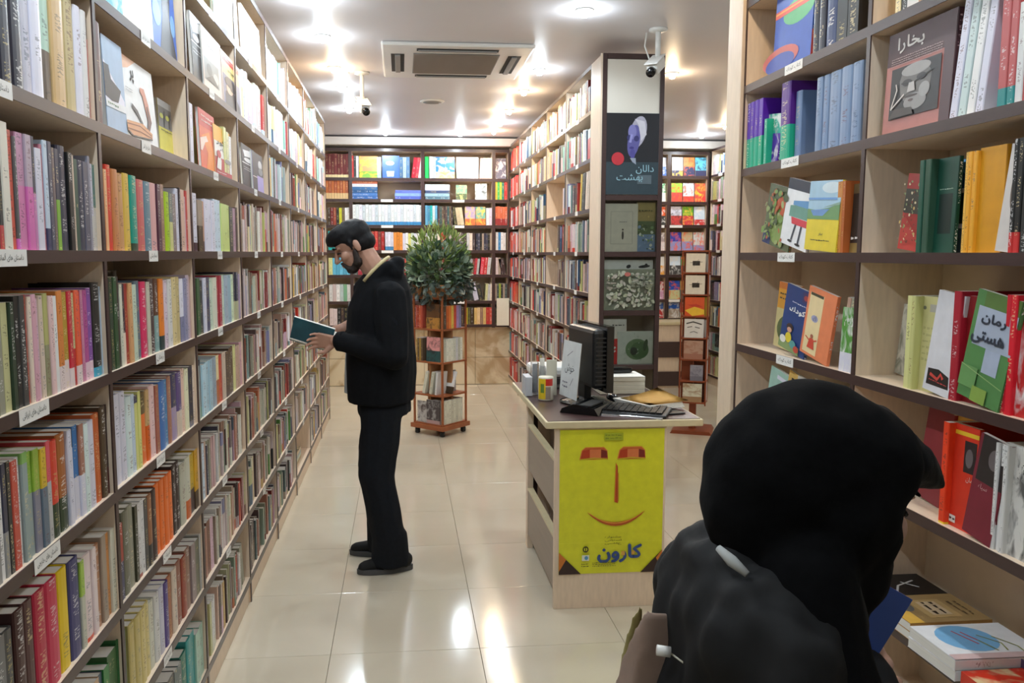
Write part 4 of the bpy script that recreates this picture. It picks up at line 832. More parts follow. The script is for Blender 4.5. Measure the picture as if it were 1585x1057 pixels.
rf(0, 4, 1300, 1322, .19, '5a9a44', 'dde', .3, 'eee', y=.01, label='green and white book leaning against the divider, chest-high shelf')
rf(1, 4, 1390, 1415, .2, 'd6d2c4', None, 0, '776', y=.12, lean=.1, label='pale cover at the back left corner of chest-high shelf', txt=0)
rs(1, 4, "1403:dd9h24 1411:cc8h24 1417", w=.2, h=.24)
rf(1, 4, 1417, 1448, .24, 'cfc98e', None, 0, '998', y=.03, tilt=.02, art=art_cream, label='pale olive back cover with small barcode, chest-high shelf')
rf(1, 4, 1437, 1478, .25, 'dcdce2', None, 0, '222', y=.012, lean=.13, art=art_white, label='white cover with black and red emblem at its foot')
rs(1, 4, "1474:a23h26 1486", w=.2, h=.25)
rf(1, 4, 1486, 1520, .25, '8f1a20', None, 0, 'eee', y=.03, txt=0, tilt=.0, label='plain dark red cover behind the green titled book', art=lambda w, h: PM().rect(0, 0, w, h, '8c1a20'))
rf(1, 4, 1493, 1560, .25, '55884e', None, 0, 'eee', y=.008, lean=.17, art=art_green, label='green patchwork book with dark title on grey, leaning')
rs(1, 4, "1554:c23h26 1562:d23h26 1572", w=.2, h=.25)
rf(1, 4, 1572, 1610, .26, 'c22a2a', None, 0, 'eee', y=.02, label='bright red cover at the right edge, chest-high shelf', art=lambda w, h: PM().rect(0, 0, w, h, 'c22a2a'))
# waist high
rf(0, 3, 1185, 1212, .235, 'a4c8bc', None, 0, '333', y=.02, lean=.17, art=art_mint, label='mint green book left of the headscarf, waist-high shelf')
rf(0, 3, 1212, 1246, .235, 'd9b263', None, 0, '333', y=.02, lean=.17, art=art_tan, label='tan and grey book just above the headscarf')
rf(0, 3, 1248, 1300, .22, '4a3a2c', 'a86', .2, 'd93', y=.02, lean=.17, label='dark brown and tan book just above the headscarf')
rf(0, 3, 1296, 1330, .21, '6a5f58', '444', .3, 'eda', y=.03, label='grey brown book by the divider above the headscarf')
rf(1, 3, 1424, 1462, .25, '8a2a34', None, 0, 'eda', y=.08, lean=.12, txt=0, label='dark maroon cover leaning behind the headscarf', art=lambda w, h: PM().rect(0, 0, w, h, '842a32'))
rf(1, 3, 1456, 1500, .26, 'e0c860', None, 0, '554', y=.09, txt=0, label='yellow cover standing behind the bright red book', art=lambda w, h: PM().rect(0, 0, w, h, 'ded68a').rect(0, h*.85, w, h, 'd8b04c'))
rs(1, 3, "1459:e42/ec3@.02h25 1468", w=.2, h=.25)
rf(1, 3, 1468, 1508, .25, 'd8361f', None, 0, 'eee', y=.025, tilt=.02, art=art_redbook, label='bright red book with yellow band and barcode')
rf(1, 3, 1500, 1545, .24, '7a2434', None, 0, 'eee', y=.008, lean=.14, label='maroon book with dark photograph, waist-high shelf', art=lambda w, h: PM().rect(0, 0, w, h, '7a2434').rect(w*.1, h*.55, w, h, '2c2526').ell(w*.6, h*.8, w*.2, h*.1, '6a6264').text('سیاه', w*.4, h*.5, h*.06, 'c8a8a8'))
rs(1, 3, "1541:dddh24 1547:eeeh24 1553:dddh24 1560", w=.19, h=.24)
rf(1, 3, 1560, 1600, .24, 'e2e0dc', None, 0, '222', y=.02, art=art_whitefig, label='white book with a black torn silhouette at the right edge')
rs(1, 3, "1600:db3 1615:ca4 1640:c44 1660", w=.19)
for k in (0, 1, 2):
    for i in (8,): fill(RF[k], wr(k, i), .02, .82, LVR[i], .3, PAL_MIX, hm=.25, tmin=.02, tmax=.05)
for i in (3, 4, 5, 6): fill(RF[2], wr(2, i), .02, .8, LVR[i], .3, PAL_MIX, hm=.22, tmin=.012, tmax=.04)
for i in (3, 4): fill(RF[0], wr(0, i), .02, .1, LVR[i], .3, PAL_MIX, hm=.2, tmin=.012, tmax=.03) if False else None
# display shelf: books lying flat
def art_f1(w, h): return PM().rect(0, 0, w, h, '1b1a1c').poly([(0, h*.1), (w*.35, h*.1), (w*.25, h*.5), (0, h*.55)], 'd8692c').stroke([(w*.4, h*.8), (w*.6, h*.5), (w*.9, h*.35)], .006, 'ddd').stroke([(w*.45, h*.6), (w*.7, h*.75)], .006, 'ddd').scrib(w*.5, h*.2, w*.85, h*.32, 'bbb', 1)
def art_f2(w, h): return PM().rect(0, 0, w, h, 'a88a5c').rect(0, 0, w, h*.18, 'd8ac4c').ell(w*.4, h*.2, w*.2, h*.1, '6c6a68').rect(w*.2, h*.32, w*.85, h*.72, 'c0a06c').rect(w*.28, h*.4, w*.76, h*.64, 'd2ba98').scrib(w*.3, h*.42, w*.74, h*.62, '2c2420', 2).scrib(w*.3, h*.76, w*.8, h*.92, '6a5438', 2)
def art_f3(w, h): return PM().rect(0, 0, w, h, 'e8eaee').ell(w*.42, h*.42, w*.38, h*.3, '7ab4e0').stroke([(w*.2, h*.36), (w*.6, h*.46)], .004, 'c23a4a').stroke([(w*.24, h*.44), (w*.5, h*.5)], .004, 'c23a4a').stroke([(w*.35, h*.56), (w*.6, h*.7), (w*.8, h*.66)], .0035, '8a8c3c').stroke([(w*.4, h*.7), (w*.7, h*.82), (w*.92, h*.8)], .0035, '8a8c3c').stroke([(w*.5, h*.5), (w*.8, h*.56)], .0035, '8a8c3c').rect(w*.86, 0, w, h, 'd4b8b8')
def art_f4(w, h): return PM().rect(0, 0, w, h, 'd8351c').ell(w*.65, h*.8, w*.14, h*.1, '5e5a3c').ell(w*.85, h*.65, w*.12, h*.08, '4e4a34').ell(w*.8, h*.92, w*.1, h*.06, '5e5a3c').scrib(w*.2, h*.3, w*.8, h*.5, 'eedad0', 3)
zf = LVR[2]
def flat(x, y, n, t, w, h, cols, art, lb, yaw=0, z=zf):
    for q in range(n):
        add_book(RF[1], ('right', 1, 2, ''), x, z, t, h, w, cols[0], cols[1], 0, kind='flatside', y=y-.02, lift=q*t*1.01, yaw=yaw+R.uniform(-.02, .02), art=art if q == n-1 else None, pr=2, label=lb % (['topmost', 'lower'][0 if q == n-1 else 1]) if n > 1 else lb)
xf = lambda py_Y: YR-RB-py_Y-.03
flat(xf(2.14), .03, 1, .035, .16, .215, ('222', '222'), art_f1, 'black book with white brush writing lying on the display shelf')
flat(xf(1.955), .012, 2, .022, .165, .225, ('b98a4c', 'b98a4c'), art_f2, 'tan calligraphic book lying flat, %s of two')
flat(xf(1.755), -.01, 2, .026, .175, .235, ('e8eaee', 'd8c0c4'), art_f3, 'white and sky blue book lying flat, %s of two')
flat(xf(1.575), .0, 1, .03, .17, .23, ('d8351c', 'd8351c'), art_f4, 'red orange book with olive spots lying flat')
flat(xf(1.62), .15, 1, .05, .12, .1, ('546', '546'), None, 'purple book lying behind the red orange one')
flat(xf(1.93), .0, 1, .03, .16, .2, ('aab4b0', 'aab4b0'), art_pale, 'pale grey book lying on the shelf under the display shelf', z=LVR[1])
fill(RF[0], wr(0, 2), .02, .8, LVR[2], .3, PAL_MIX, hm=.2); fill(RF[0], wr(0, 1), .02, .8, LVR[1], .25, PAL_DARK, hm=.2)
for k, s in ((1.45, 'c84'), (1.3, '486'), (1.1, 'ddd')):
    flat(xf(k), .01, 1, .03, .15, .21, (s, s), None, 'flat book near the right picture edge coloured %s' % cname(s))
# ================================================================== checkout desk
dk = empty('checkout_desk', (.665, 3.5, 0)); tag(dk, 'pale wooden checkout desk with dark top in the aisle', 'desk')
TZ = .865
MB().box((-.045, 0, TZ-.033), (.665, 1.12, TZ-.002), .003).build('desk_top', MAT['desk_edge'], dk)
MB().box((-.035, .012, TZ-.003), (.655, 1.11, TZ)).build('top_laminate', MAT['desk_top'], dk)
MB().box((0, .02, 0), (.505, .045, TZ-.034), .001).build('front_panel', MAT['beige'], dk)
MB().box((.49, .045, 0), (.505, 1.0, TZ-.034)).build('side_panel', MAT['beige'], dk)
MB().box((.02, .96, 0), (.49, .98, TZ-.034)).build('rear_panel', MAT['beige'], dk)
MB().box((.15, .05, .0), (.165, .955, TZ-.034)).build('inner_panel', MAT['desk_side'], dk)
for z0, z1 in ((.44, .675), (.08, .325)):
    MB().box((.004, .046, z0), (.02, .80, z1), .001).build('side_board', MAT['desk_side'], dk)
    MB().box((.0, .046, z1), (.03, .80, z1+.012)).build('board_edge', MAT['desk_edge'], dk)
for z in (.43, .07): MB().box((.02, .05, z-.008), (.15, .95, z+.008)).build('inner_shelf', MAT['beige'], dk)
MB().box((.0, .80, 0), (.03, .86, TZ-.034)).build('post', MAT['beige'], dk)
MB().box((.03, .84, 0), (.06, .87, TZ-.034)).build('post', MAT['dark'], dk)
# poster on the front
pw, ph = .473, .66
p = PM().rect(0, 0, pw, ph, 'dbdc2e')
def eye(cx):
    z = ph*.835; hw = pw*.135; hh = ph*.042
    o = [(cx-hw, z-hh), (cx-hw*.86, z+hh*.5), (cx-hw*.6, z+hh), (cx+hw*.7, z+hh), (cx+hw*.95, z+hh*.4), (cx+hw, z-hh)]
    p.poly(o, 'c8622e').poly([(cx-hw*.95, z-hh*.8), (cx-hw*.8, z+hh*.5), (cx-hw*.25, z+hh*.7), (cx-hw*.25, z-hh*.8)], 'b8401f').poly([(cx-hw*.3, z-hh*.8), (cx-hw*.3, z+hh*.65), (cx+hw*.55, z+hh*.65), (cx+hw*.55, z-hh*.8)], 'd87a48').poly([(cx+hw*.5, z-hh*.7), (cx+hw*.5, z+hh*.65), (cx+hw*.9, z+hh*.4), (cx+hw*.95, z-hh*.7)], '7c2c22')
    p.stroke([(cx-hw, z-hh), (cx-hw*.86, z+hh*.5), (cx-hw*.6, z+hh), (cx+hw*.7, z+hh), (cx+hw*.95, z+hh*.4)], .004, 'e09040').stroke([(cx-hw, z-hh*.95), (cx, z-hh*.75), (cx+hw, z-hh*.95)], .005, 'c8b02c')
eye(pw*.325); eye(pw*.685)
p.poly([(pw*.535, ph*.77), (pw*.553, ph*.745), (pw*.562, ph*.6), (pw*.56, ph*.49), (pw*.525, ph*.5)], 'b4481c').stroke([(pw*.538, ph*.765), (pw*.53, ph*.5)], .004, 'd8742c').stroke([(pw*.56, ph*.7), (pw*.565, ph*.5)], .004, 'c89c28')
sm = [(pw*(.27+.55*k/12), ph*(.345+.075*((k-6)/6)**2*1.1)) for k in range(13)]
p.stroke(sm, [.001+.017*math.sin(math.pi*k/12) for k in range(13)], 'b4531f').stroke([(a, b+.004) for a, b in sm], [.001+.005*math.sin(math.pi*k/12) for k in range(13)], 'e0923c')
p.poly([(0, ph*.155), (pw*.215, 0), (0, 0)], '35211f').poly([(pw, ph*.155), (pw*.79, 0), (pw, 0)], '35211f').poly([(0, ph*.155), (pw*.07, ph*.105), (0, ph*.02)], 'c8742c').poly([(pw, ph*.155), (pw*.94, ph*.1), (pw, ph*.02)], 'c8742c').rect(pw*.42, ph*.925, pw*.6, ph*.975, 'a9b42c')
p.scrib(pw*.43, ph*.93, pw*.59, ph*.97, '7e8a20', 2)
for z, t in ((.255, 'جشنواره'), (.232, 'استانی'), (.209, 'عکاسی')): p.text(t, pw*.52, ph*z, ph*.018, '33301c', width=pw*.16)
p.text('کارون', pw*.585, ph*.14, ph*.12, '35508c', width=pw*.42, bold=.0035)
p.rect(pw*.60, ph*.125, pw*.635, ph*.155, 'd9a54a').rect(pw*.7, ph*.13, pw*.73, ph*.155, 'd9a54a')
p.ell(pw*.255, ph*.175, pw*.028, ph*.022, '3c3a1c').ell(pw*.255, ph*.175, pw*.016, ph*.013, 'dbdc2e').rect(pw*.25, ph*.155, pw*.26, ph*.195, '3c3a1c').rect(pw*.22, ph*.095, pw*.29, ph*.135, 'dfe6d8').ell(pw*.262, ph*.115, pw*.018, ph*.014, '5a9ac0')
p.scrib(pw*.215, ph*.05, pw*.285, ph*.08, '55531f', 2).scrib(pw*.32, ph*.05, pw*.55, ph*.085, '55531f', 3, 4).rect(0, ph*.222, pw, ph*.224, 'e6e64a')
po = empty('poster', (.686, 3.5175, .163)); tag(po, 'yellow poster with a smiling abstract face on the desk front', 'poster')
MB().box((0, 0, 0), (pw, .0015, ph)).build('poster_sheet', MAT['paper'], po); p.build('poster_print', po, (0, -.0003, 0))
# ---- things on the desk
D = TZ+.0015
mo = empty('monitor', (.875, 3.95, D)); mo.rotation_euler = (0, 0, math.radians(-82)); tag(mo, 'black desktop monitor seen from behind on the desk', 'monitor')
# local: back faces -y, width along x
mb = MB().prism([(-.2, .075), (.2, .075), (.2, .39), (-.2, .39)], .05, .085); mb.build('screen_bezel', MAT['blackgloss'], mo, smooth=False)
b2 = MB(); b2.box((-.185, -.01, .09), (.185, .055, .375), .02); b2.build('rear_housing', MAT['black'], mo)
for k in range(12): MB().box((.186, .0, .11+k*.02), (.189, .05, .117+k*.02)).build('vent_rib', MAT['slot'], mo)
MB().box((-.05, .0, .02), (.05, .035, .13), .008).build('stand_neck', MAT['black'], mo)
MB().lathe([(.13, 0), (.135, .006), (.1, .018), (.03, .03)], (0, .03, 0), 24).build('stand_base', MAT['blackgloss'], mo, smooth=False)
pa = plate('paper_sheet', 'white calligraphy sheet leaning on the back of the monitor', 'paper', (.800, 3.79, .905), .21, .275, PM().rect(0, 0, .21, .275, 'd4d8d8').text('خوش', .1, .14, .05, '333c44', width=.11).stroke([(.06, .2), (.12, .23)], .003, '556').stroke([(.12, .06), (.15, .1)], .003, '556').scrib(.03, .04, .09, .08, '667', 2), t=.002, rot=(math.radians(-12), 0, math.radians(-80)))
pa.location = (.78, 4.03, .895); pa.rotation_euler = (math.radians(-5), math.radians(0), math.radians(-78))
kb = empty('keyboard', (1.0, 3.70, D)); kb.rotation_euler = (math.radians(4), 0, math.radians(-28)); tag(kb, 'black keyboard with a glossy palm rest in front of the monitor', 'keyboard')
MB().box((-.23, -.09, 0), (.23, .08, .018), .006).build('keyboard_case', MAT['black'], kb)
MB().box((-.22, -.11, .0), (.22, -.088, .012), .004).build('palm_rest', MAT['chrome'], kb)
kk = MB()
for r_ in range(5):
    for c_ in range(15): kk.box((-.215+c_*.0285, -.072+r_*.028, .018), (-.215+c_*.0285+.025, -.072+r_*.028+.024, .026))
tag(kk.build('keys', MAT['black'], kb), kind='stuff')
ks = empty('document_tray', (.85, 3.73, D)); ks.rotation_euler = (0, 0, math.radians(-35)); tag(ks, 'black wedge shaped tray left of the keyboard', 'tray')
MB().prism([(-.09, 0), (.10, 0), (.08, .03), (-.02, .045), (-.08, .02)], -.1, .08).build('tray_body', MAT['blackgloss'], ks)
MB().box((-.03, -.09, .036), (.06, .07, .042)).build('tray_slot', MAT['slot'], ks)
fo = empty('folder', (1.05, 3.56, D)); fo.rotation_euler = (0, 0, math.radians(12)); tag(fo, 'grey document folder lying under the papers at the desk corner', 'folder')
MB().box((0, 0, 0), (.24, .32, .006), .001).build('folder_cover', MAT['black'], fo); MB().box((.01, .01, .006), (.16, .31, .009)).build('sheet', MAT['greypaper'], fo)
ns = empty('paper_stack', (1.13, 3.64, D+.0095)); ns.rotation_euler = (0, 0, math.radians(24)); tag(ns, 'stack of white sheets with curled pages under the envelope', 'papers')
for q in range(5): MB().box((0, 0, q*.005), (.21, .25, q*.005+.0042), .0008).build('sheet_bundle', MAT['paper'], ns, rot=(0, 0, q*.02))
ev = MB(); bm = ev.bm
G = [[bm.verts.new((x, y, .0+.03*(x/.24)**2*(y/.22)**1.5)) for y in (0, .07, .14, .22)] for x in (0, .06, .12, .18, .24)]
for i in range(4):
    for j in range(3): bm.faces.new((G[i][j], G[i+1][j], G[i+1][j+1], G[i][j+1]))
bmesh.ops.solidify(bm, geom=bm.faces[:], thickness=.002)
eo = ev.build('envelope', MAT['envelope'], None, (1.13, 3.65, D+.0375), (0, 0, math.radians(24)), True); tag(eo, 'yellow envelope curling up over the white papers', 'envelope')
bs = empty('paper_ream', (1.02, 4.16, D)); tag(bs, 'thick cream stack of paper behind the monitor', 'papers')
for q in range(4): MB().box((R.uniform(0, .004), R.uniform(0, .004), q*.022), (.24, .2, q*.022+.021), .001).build('sheet_bundle', MAT['cream'], bs)
MB().box((0, 0, .0885), (.24, .2, .0905)).build('cover_sheet', MAT['paper'], bs)
tp = MB().box((0, 0, 0), (.2, .06, .03), .012).build('stapler', MAT['blackgloss'], None, (1.03, 4.26, D+.0915), (0, 0, .1)); tag(tp, 'black glossy device lying on the cream paper stack', 'stapler')
mu = MB(); mu.lathe([(.012, 0), (.028, .004), (.03, .02), (.018, .032), (.004, .036)], (0, 0, 0), 16); mo2 = mu.build('mouse', MAT['blackgloss'], None, (1.04, 3.98, D), None, True); mo2.scale = (1, 1.5, 1); tag(mo2, 'black computer mouse beside the monitor stand', 'mouse')
can = empty('tin_can', (.712, 4.03, D)); tag(can, 'yellow red and white round tin at the left desk edge', 'can')
MB().lathe([(.036, 0), (.038, .003), (.038, .115), (.036, .118)], (0, 0, 0), 24).build('tin_body', MAT['cream'], can, smooth=True)
cc = MB()
def arcpatch(name, a0, a1, z0, z1, m, parent, r=.0384):
    k = MB(); n = 8; L = [[k.bm.verts.new((r*math.cos(a0+(a1-a0)*i/n), r*math.sin(a0+(a1-a0)*i/n), z)) for i in range(n+1)] for z in (z0, z1)]
    for i in range(n): k.bm.faces.new((L[0][i], L[0][i+1], L[1][i+1], L[1][i]))
    return k.build(name, m, parent)
MAT['yel'] = plain('tin yellow', 'e6c52e', .3); MAT['red'] = plain('tin red', 'd0392c', .3); MAT['green'] = plain('tin green', '6f8f3e', .4)
arcpatch('label_patch', 3.3, 4.5, .008, .11, MAT['yel'], can); arcpatch('label_patch', 4.5, 5.6, .075, .11, MAT['red'], can); arcpatch('label_patch', 4.5, 5.2, .008, .07, MAT['desk_side'], can)
arcpatch('label_patch', 3.8, 4.3, .04, .085, MAT['green'], can, .0387)
bm2 = None
ph_ = empty('pen_holder', (.70, 4.20, D)); tag(ph_, 'clear acrylic holder with cards behind the round tin', 'holder')
for a, b in (((-.035, -.03, 0), (.0, .03, .17)), ((.004, -.03, 0), (.036, .03, .15))): MB().box(a, b, .002).build('acrylic_box', MAT['wrap'], ph_)
MB().box((.008, -.012, .01), (.032, -.008, .19)).build('card', MAT['paper'], ph_); MB().box((-.03, -.01, .01), (-.006, -.006, .16)).build('card', MAT['greypaper'], ph_)
cd = MB().box((0, 0, 0), (.055, .003, .12), .001).build('note_card', MAT['cream'], None, (.735, 4.15, D+.06)); cd.location.z = D; cd.scale.z = 1.55; tag(cd, 'pale yellow note card standing behind the tin', 'card')
pr_ = empty('printer', (.70, 4.36, D)); tag(pr_, 'white desktop printer at the back of the checkout desk', 'printer')
MB().box((0, 0, .0), (.36, .22, .06), .008).build('printer_base', MAT['grille'], pr_); MB().box((.02, -.006, .025), (.34, .02, .055)).build('paper_slot', MAT['slot'], pr_); MB().box((-.005, -.015, .062), (.365, .225, .12), .018).build('printer_lid', MAT['white'], pr_)
bk = MB().box((0, 0, 0), (.07, .16, .1), .004).build('paper_box', MAT['greypaper'], None, (.64, 4.25, D)); bk.location = (.625, 4.13, D); tag(bk, 'small grey box at the left rear desk edge', 'box'); bk.scale = (.5, .8, 1)
# ================================================================== revolving stand with the plant
sp = empty('revolving_bookstand', (.33, 7.27, 0), math.radians(47)); tag(sp, 'square wooden revolving bookstand under the bushy plant', 'book stand')
A = .17
MB().box((-A-.02, -A-.02, .055), (A+.02, A+.02, .095), .004).build('base_plate', MAT['cherry'], sp)
for sx in (-1, 1):
    for sy in (-1, 1): MB().lathe([(.012, 0), (.024, .006), (.024, .04), (.012, .055)], (sx*A*.85, sy*A*.85, 0), 12).build('castor', MAT['black'], sp)
SZ = [.105, .365, .655, .943, 1.215]
for z in SZ: MB().box((-A, -A, z-.016), (A, A, z), .002).build('shelf', MAT['cherry'], sp)
for k, (x0, y0, x1, y1) in enumerate(((-A, -A, -A+.016, -A+.016), (A-.016, -A, A, -A+.016), (A-.016, A-.016, A, A), (-A, A-.016, -A+.016, A))): MB().box((x0, y0, .09), (x1, y1, 1.2), .001).build('corner_post', MAT['cherry'], sp)
MB().box((-.008, -A+.03, .105), (.008, A-.03, 1.2)).build('divider', MAT['box_wood'], sp); MB().box((-A+.03, -.008, .105), (A-.03, .008, 1.2)).build('divider', MAT['box_wood'], sp)
def onspin(center, rz):
    return [Frame(0, 0, 0) for _ in ()]
class SF(Frame):
    def __init__(s, cx, cy, rz, half): s.rz = math.radians(rz); s.M = Matrix.Translation((cx, cy, 0)) @ Matrix.Rotation(s.rz, 4, 'Z') @ Matrix.Translation((-half, -half, 0)); s.o = (cx, cy)
L_ = SF(.33, 7.27, 47-90, A); Rr = SF(.33, 7.27, 47, A)   # the two faces turned to the door
def ws(f, i): return ('spin', f, i, 'shelf %s of the plant stand' % ['one', 'two', 'three', 'four'][i])
for i, (cols, cv) in enumerate(((['ccc'], ('544', 'c88')), (['ddc', 'ccb'], ('ddc', '443')), (['a84', '654'], ('d99', '355')), (['b54', 'a43', 'c64'], ('6a4a30', 'b84')))):
    z = SZ[i]
    if i == 2 or i == 3:
        for q in range(4): add_book(L_, ws(0, i), .035+q*.02, z, .019, .2, .13, cols[q % len(cols)], y=.01)
        add_book(L_, ws(0, i), .22, z, .012, .215, .15, cv[0], cv[1], .45, '333', kind='face', y=.012, tilt=.04)
    elif i == 1:
        add_book(L_, ws(0, i), .11, z, .03, .2, .13, 'ddc', y=.01, lean=.22, c3='333'); add_book(L_, ws(0, i), .19, z, .03, .2, .13, 'ccb', y=.01, lean=.18); add_book(L_, ws(0, i), .25, z, .02, .2, .13, 'ddd', y=.01, lean=.1)
    else:
        add_book(L_, ws(0, i), .09, z, .012, .19, .12, 'bbb', 'c88', .0, '433', kind='face', y=.02); add_book(L_, ws(0, i), .22, z, .012, .21, .15, '4c4446', 'b99', .15, 'aaa', kind='face', y=.012)
    if i == 3: 
        for q, c in enumerate(('654', 'c63', 'e84', 'ec6', 'd54', 'b9c', '99b')): add_book(Rr, ws(1, i), .05+q*.034, z, .032, .2, .13, c, y=.01)
    elif i == 1: add_book(Rr, ws(1, i), .14, z, .02, .2, .13, 'eee', '432', .3, y=.01, lean=.35); add_book(Rr, ws(1, i), .24, z, .012, .19, .13, 'bbb', kind='face', y=.1)
    else:
        for q in range(8): add_book(Rr, ws(1, i), .05+q*.032, z, .03, .2 if i else .21, .13, R.choice(['ddc', 'eed', 'ccb', 'ddd']), y=.01)
pb = empty('potted_plant', (.33, 7.27, 1.2155), math.radians(47)); tag(pb, 'bushy artificial plant in a wooden planter on the revolving bookstand', 'plant')
for a, b in (((-A, -A, 0), (A, -A+.015, .11)), ((-A, A-.015, 0), (A, A, .11)), ((-A, -A+.015, 0), (-A+.015, A-.015, .11)), ((A-.015, -A+.015, 0), (A, A-.015, .11)), ((-A+.015, -A+.015, 0), (A-.015, A-.015, .08))): MB().box(a, b, .001).build('planter_board', MAT['box_wood'], pb)
def leafmesh(n, seed, center, rad, size, cols, droop=0, kind='round'):
    r = random.Random(seed); V = []; Fc = []; C = []
    for _ in range(n):
        while True:
            d = Vector((r.uniform(-1, 1), r.uniform(-1, 1), r.uniform(-1, 1)))
            if .35 < d.length < 1: break
        q = d.length; q = q**.4; d.normalize()
        P = Vector((center[0]+d.x*rad[0]*q, center[1]+d.y*rad[1]*q, center[2]+d.z*rad[2]*q))
        dr = (d+Vector((r.uniform(-.6, .6), r.uniform(-.6, .6), r.uniform(-.3, .7)-droop))).normalized()
        sd = dr.cross(Vector((r.uniform(-1, 1), r.uniform(-1, 1), r.uniform(-1, 1)))).normalized(); nn = dr.cross(sd)
        L = size*r.uniform(.6, 1.2); wd = L*(.42 if kind == 'round' else .13); k = len(V)
        V += [tuple(P), tuple(P+dr*L*.35+sd*wd+nn*L*.06), tuple(P+dr*L*.75+sd*wd*.7), tuple(P+dr*L-nn*L*.1), tuple(P+dr*L*.75-sd*wd*.7), tuple(P+dr*L*.35-sd*wd+nn*L*.06), tuple(P+dr*L*.5-nn*L*.05)]
        for a, b in ((0, 1), (1, 2), (2, 3), (3, 4), (4, 5), (5, 0)): Fc.append((k+6, k+a, k+b)); C.append(lin(cols[_ % len(cols)]))
    me = bpy.data.meshes.new('foliage'); me.from_pydata(V, [], Fc); at = me.attributes.new('col', 'FLOAT_COLOR', 'FACE'); at.data.foreach_set('color', np.array(C, dtype=np.float32).ravel()); me.materials.append(MAT['print']); return me
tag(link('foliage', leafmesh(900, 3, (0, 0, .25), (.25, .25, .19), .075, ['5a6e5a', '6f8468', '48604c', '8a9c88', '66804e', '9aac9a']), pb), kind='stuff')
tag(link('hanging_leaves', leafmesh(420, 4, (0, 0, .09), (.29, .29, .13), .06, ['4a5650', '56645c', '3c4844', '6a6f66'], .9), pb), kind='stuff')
tag(link('fine_sprigs', leafmesh(420, 5, (-.02, .0, .36), (.24, .24, .24), .08, ['6f8a48', '8a9c50', '5c7a44', '98a868'], -.6, 'thin'), pb), kind='stuff')
sb = MB()
for k in range(26):
    a = R.uniform(0, 6.28); q = R.uniform(.05, .2); sb.tube([(0+.03*math.cos(a), .03*math.sin(a), .08), (q*.6*math.cos(a), q*.6*math.sin(a), .28), (q*1.1*math.cos(a), q*1.1*math.sin(a), R.uniform(.38, .58))], .0025, 5)
tag(sb.build('stems', MAT['stem'], pb), kind='stuff')
for (x, y, z) in ((.12, -.14, .42), (.15, -.12, .47)): MB().lathe([(.003, -.022), (.018, -.012), (.022, 0), (.018, .012), (.003, .022)], (x, y, z), 12).build('grey_seed_head', MAT['grille'], pb, smooth=True)
# ================================================================== tall slim stand
s2 = empty('revolving_bookstand', (2.60, 7.12, 0), math.radians(-24)); tag(s2, 'tall slim reddish revolving bookstand by the right bookcases', 'book stand')
B = .118
MB().prism([(-.18, -.0), (.18, 0), (.16, .03), (-.16, .03)], -.18, .18).build('base_plate', MAT['redwood'], s2)
MB().box((-.03, -.03, .03), (.03, .03, .27)).build('base_column', MAT['redwood'], s2)
Z2 = [.28+.1915*k for k in range(8)]
for z in Z2: MB().box((-B, -B, z-.014), (B, B, z), .002).build('shelf', MAT['redwood'], s2)
for x0 in (-B, B-.012):
    for y0 in (-B, B-.012): MB().box((x0, y0, .25), (x0+.012, y0+.012, 1.62), .001).build('corner_post', MAT['redwood'], s2)
MB().box((-.006, -B+.03, .28), (.006, B-.014, 1.6)).build('divider', MAT['redwood'], s2); MB().box((-B+.014, -.01, .28), (B-.014, .01, 1.6)).build('divider', MAT['redwood'], s2)
FA = SF(2.60, 7.12, -24, B); FB = SF(2.60, 7.12, 66, B)
cv = [('ddc', 'a86'), ('99a', '778'), ('b98', 'a76'), ('dde', '222'), ('d63', 'ec4'), ('e8e0d0', '222'), ('e8e0d0', '333')]
def a_dark(w, h): return PM().rect(0, 0, w, h, 'e2dccf').rect(w*.34, h*.36, w*.72, h*.6, '2c2422').stroke([(w*.2, h*.5), (w*.85, h*.55)], .003, '443').stroke([(w*.4, h*.3), (w*.66, h*.7)], .002, '554')
def a_face(w, h): return PM().rect(0, 0, w, h, 'e2e2e2').stroke([(w*.1, h*.75), (w*.45, h*.85), (w*.9, h*.72)], .01, '222').stroke([(w*.15, h*.55), (w*.4, h*.6)], .006, '222').stroke([(w*.55, h*.58), (w*.8, h*.52)], .006, '222').stroke([(w*.3, h*.28), (w*.5, h*.34), (w*.7, h*.26)], .005, '222')
def a_org(w, h): return PM().rect(0, 0, w, h, 'd8582c').poly([(0, h*.3), (w*.5, h*.5), (w, h*.35), (w, h*.1), (w*.4, 0)], 'ecc23c').poly([(w*.1, h*.6), (w*.6, h*.65), (w*.9, h*.5), (w*.4, h*.5)], 'c8402c')
for i, z in enumerate(Z2[:7]):
    a = {6: a_dark, 5: a_dark, 4: a_org, 3: a_face}.get(i); c1, c2 = cv[i]
    add_book(FA, ('spin', 3, i, 'level %s of the slim reddish stand' % ['one', 'two', 'three', 'four', 'five', 'six', 'seven'][i]), .118 if i != 1 else .15, z, .012, .165 if i != 1 else .14, .165 if i != 1 else .11, c1, c2, .3, c2, kind='face', y=.0, tilt=.03, art=a)
    if i == 4:
        for q in range(4): add_book(FB, ('spin', 4, i, 'level five, side of the slim reddish stand'), .05+q*.04, z, .034, .165, .12, 'b93', c3='654', y=.002)
    elif i in (3, 6): add_book(FB, ('spin', 4, i, 'level %d, side of the slim reddish stand' % (i+1)), .09, z, .02, .16, .12, 'ddd', y=.004, lean=-.25)
    else: add_book(FB, ('spin', 4, i, 'level %d, side of the slim reddish stand' % (i+1)), .118, z, .012, .165, .15, 'ccd', 'dcc', .5, 'eee', kind='face', y=.002)
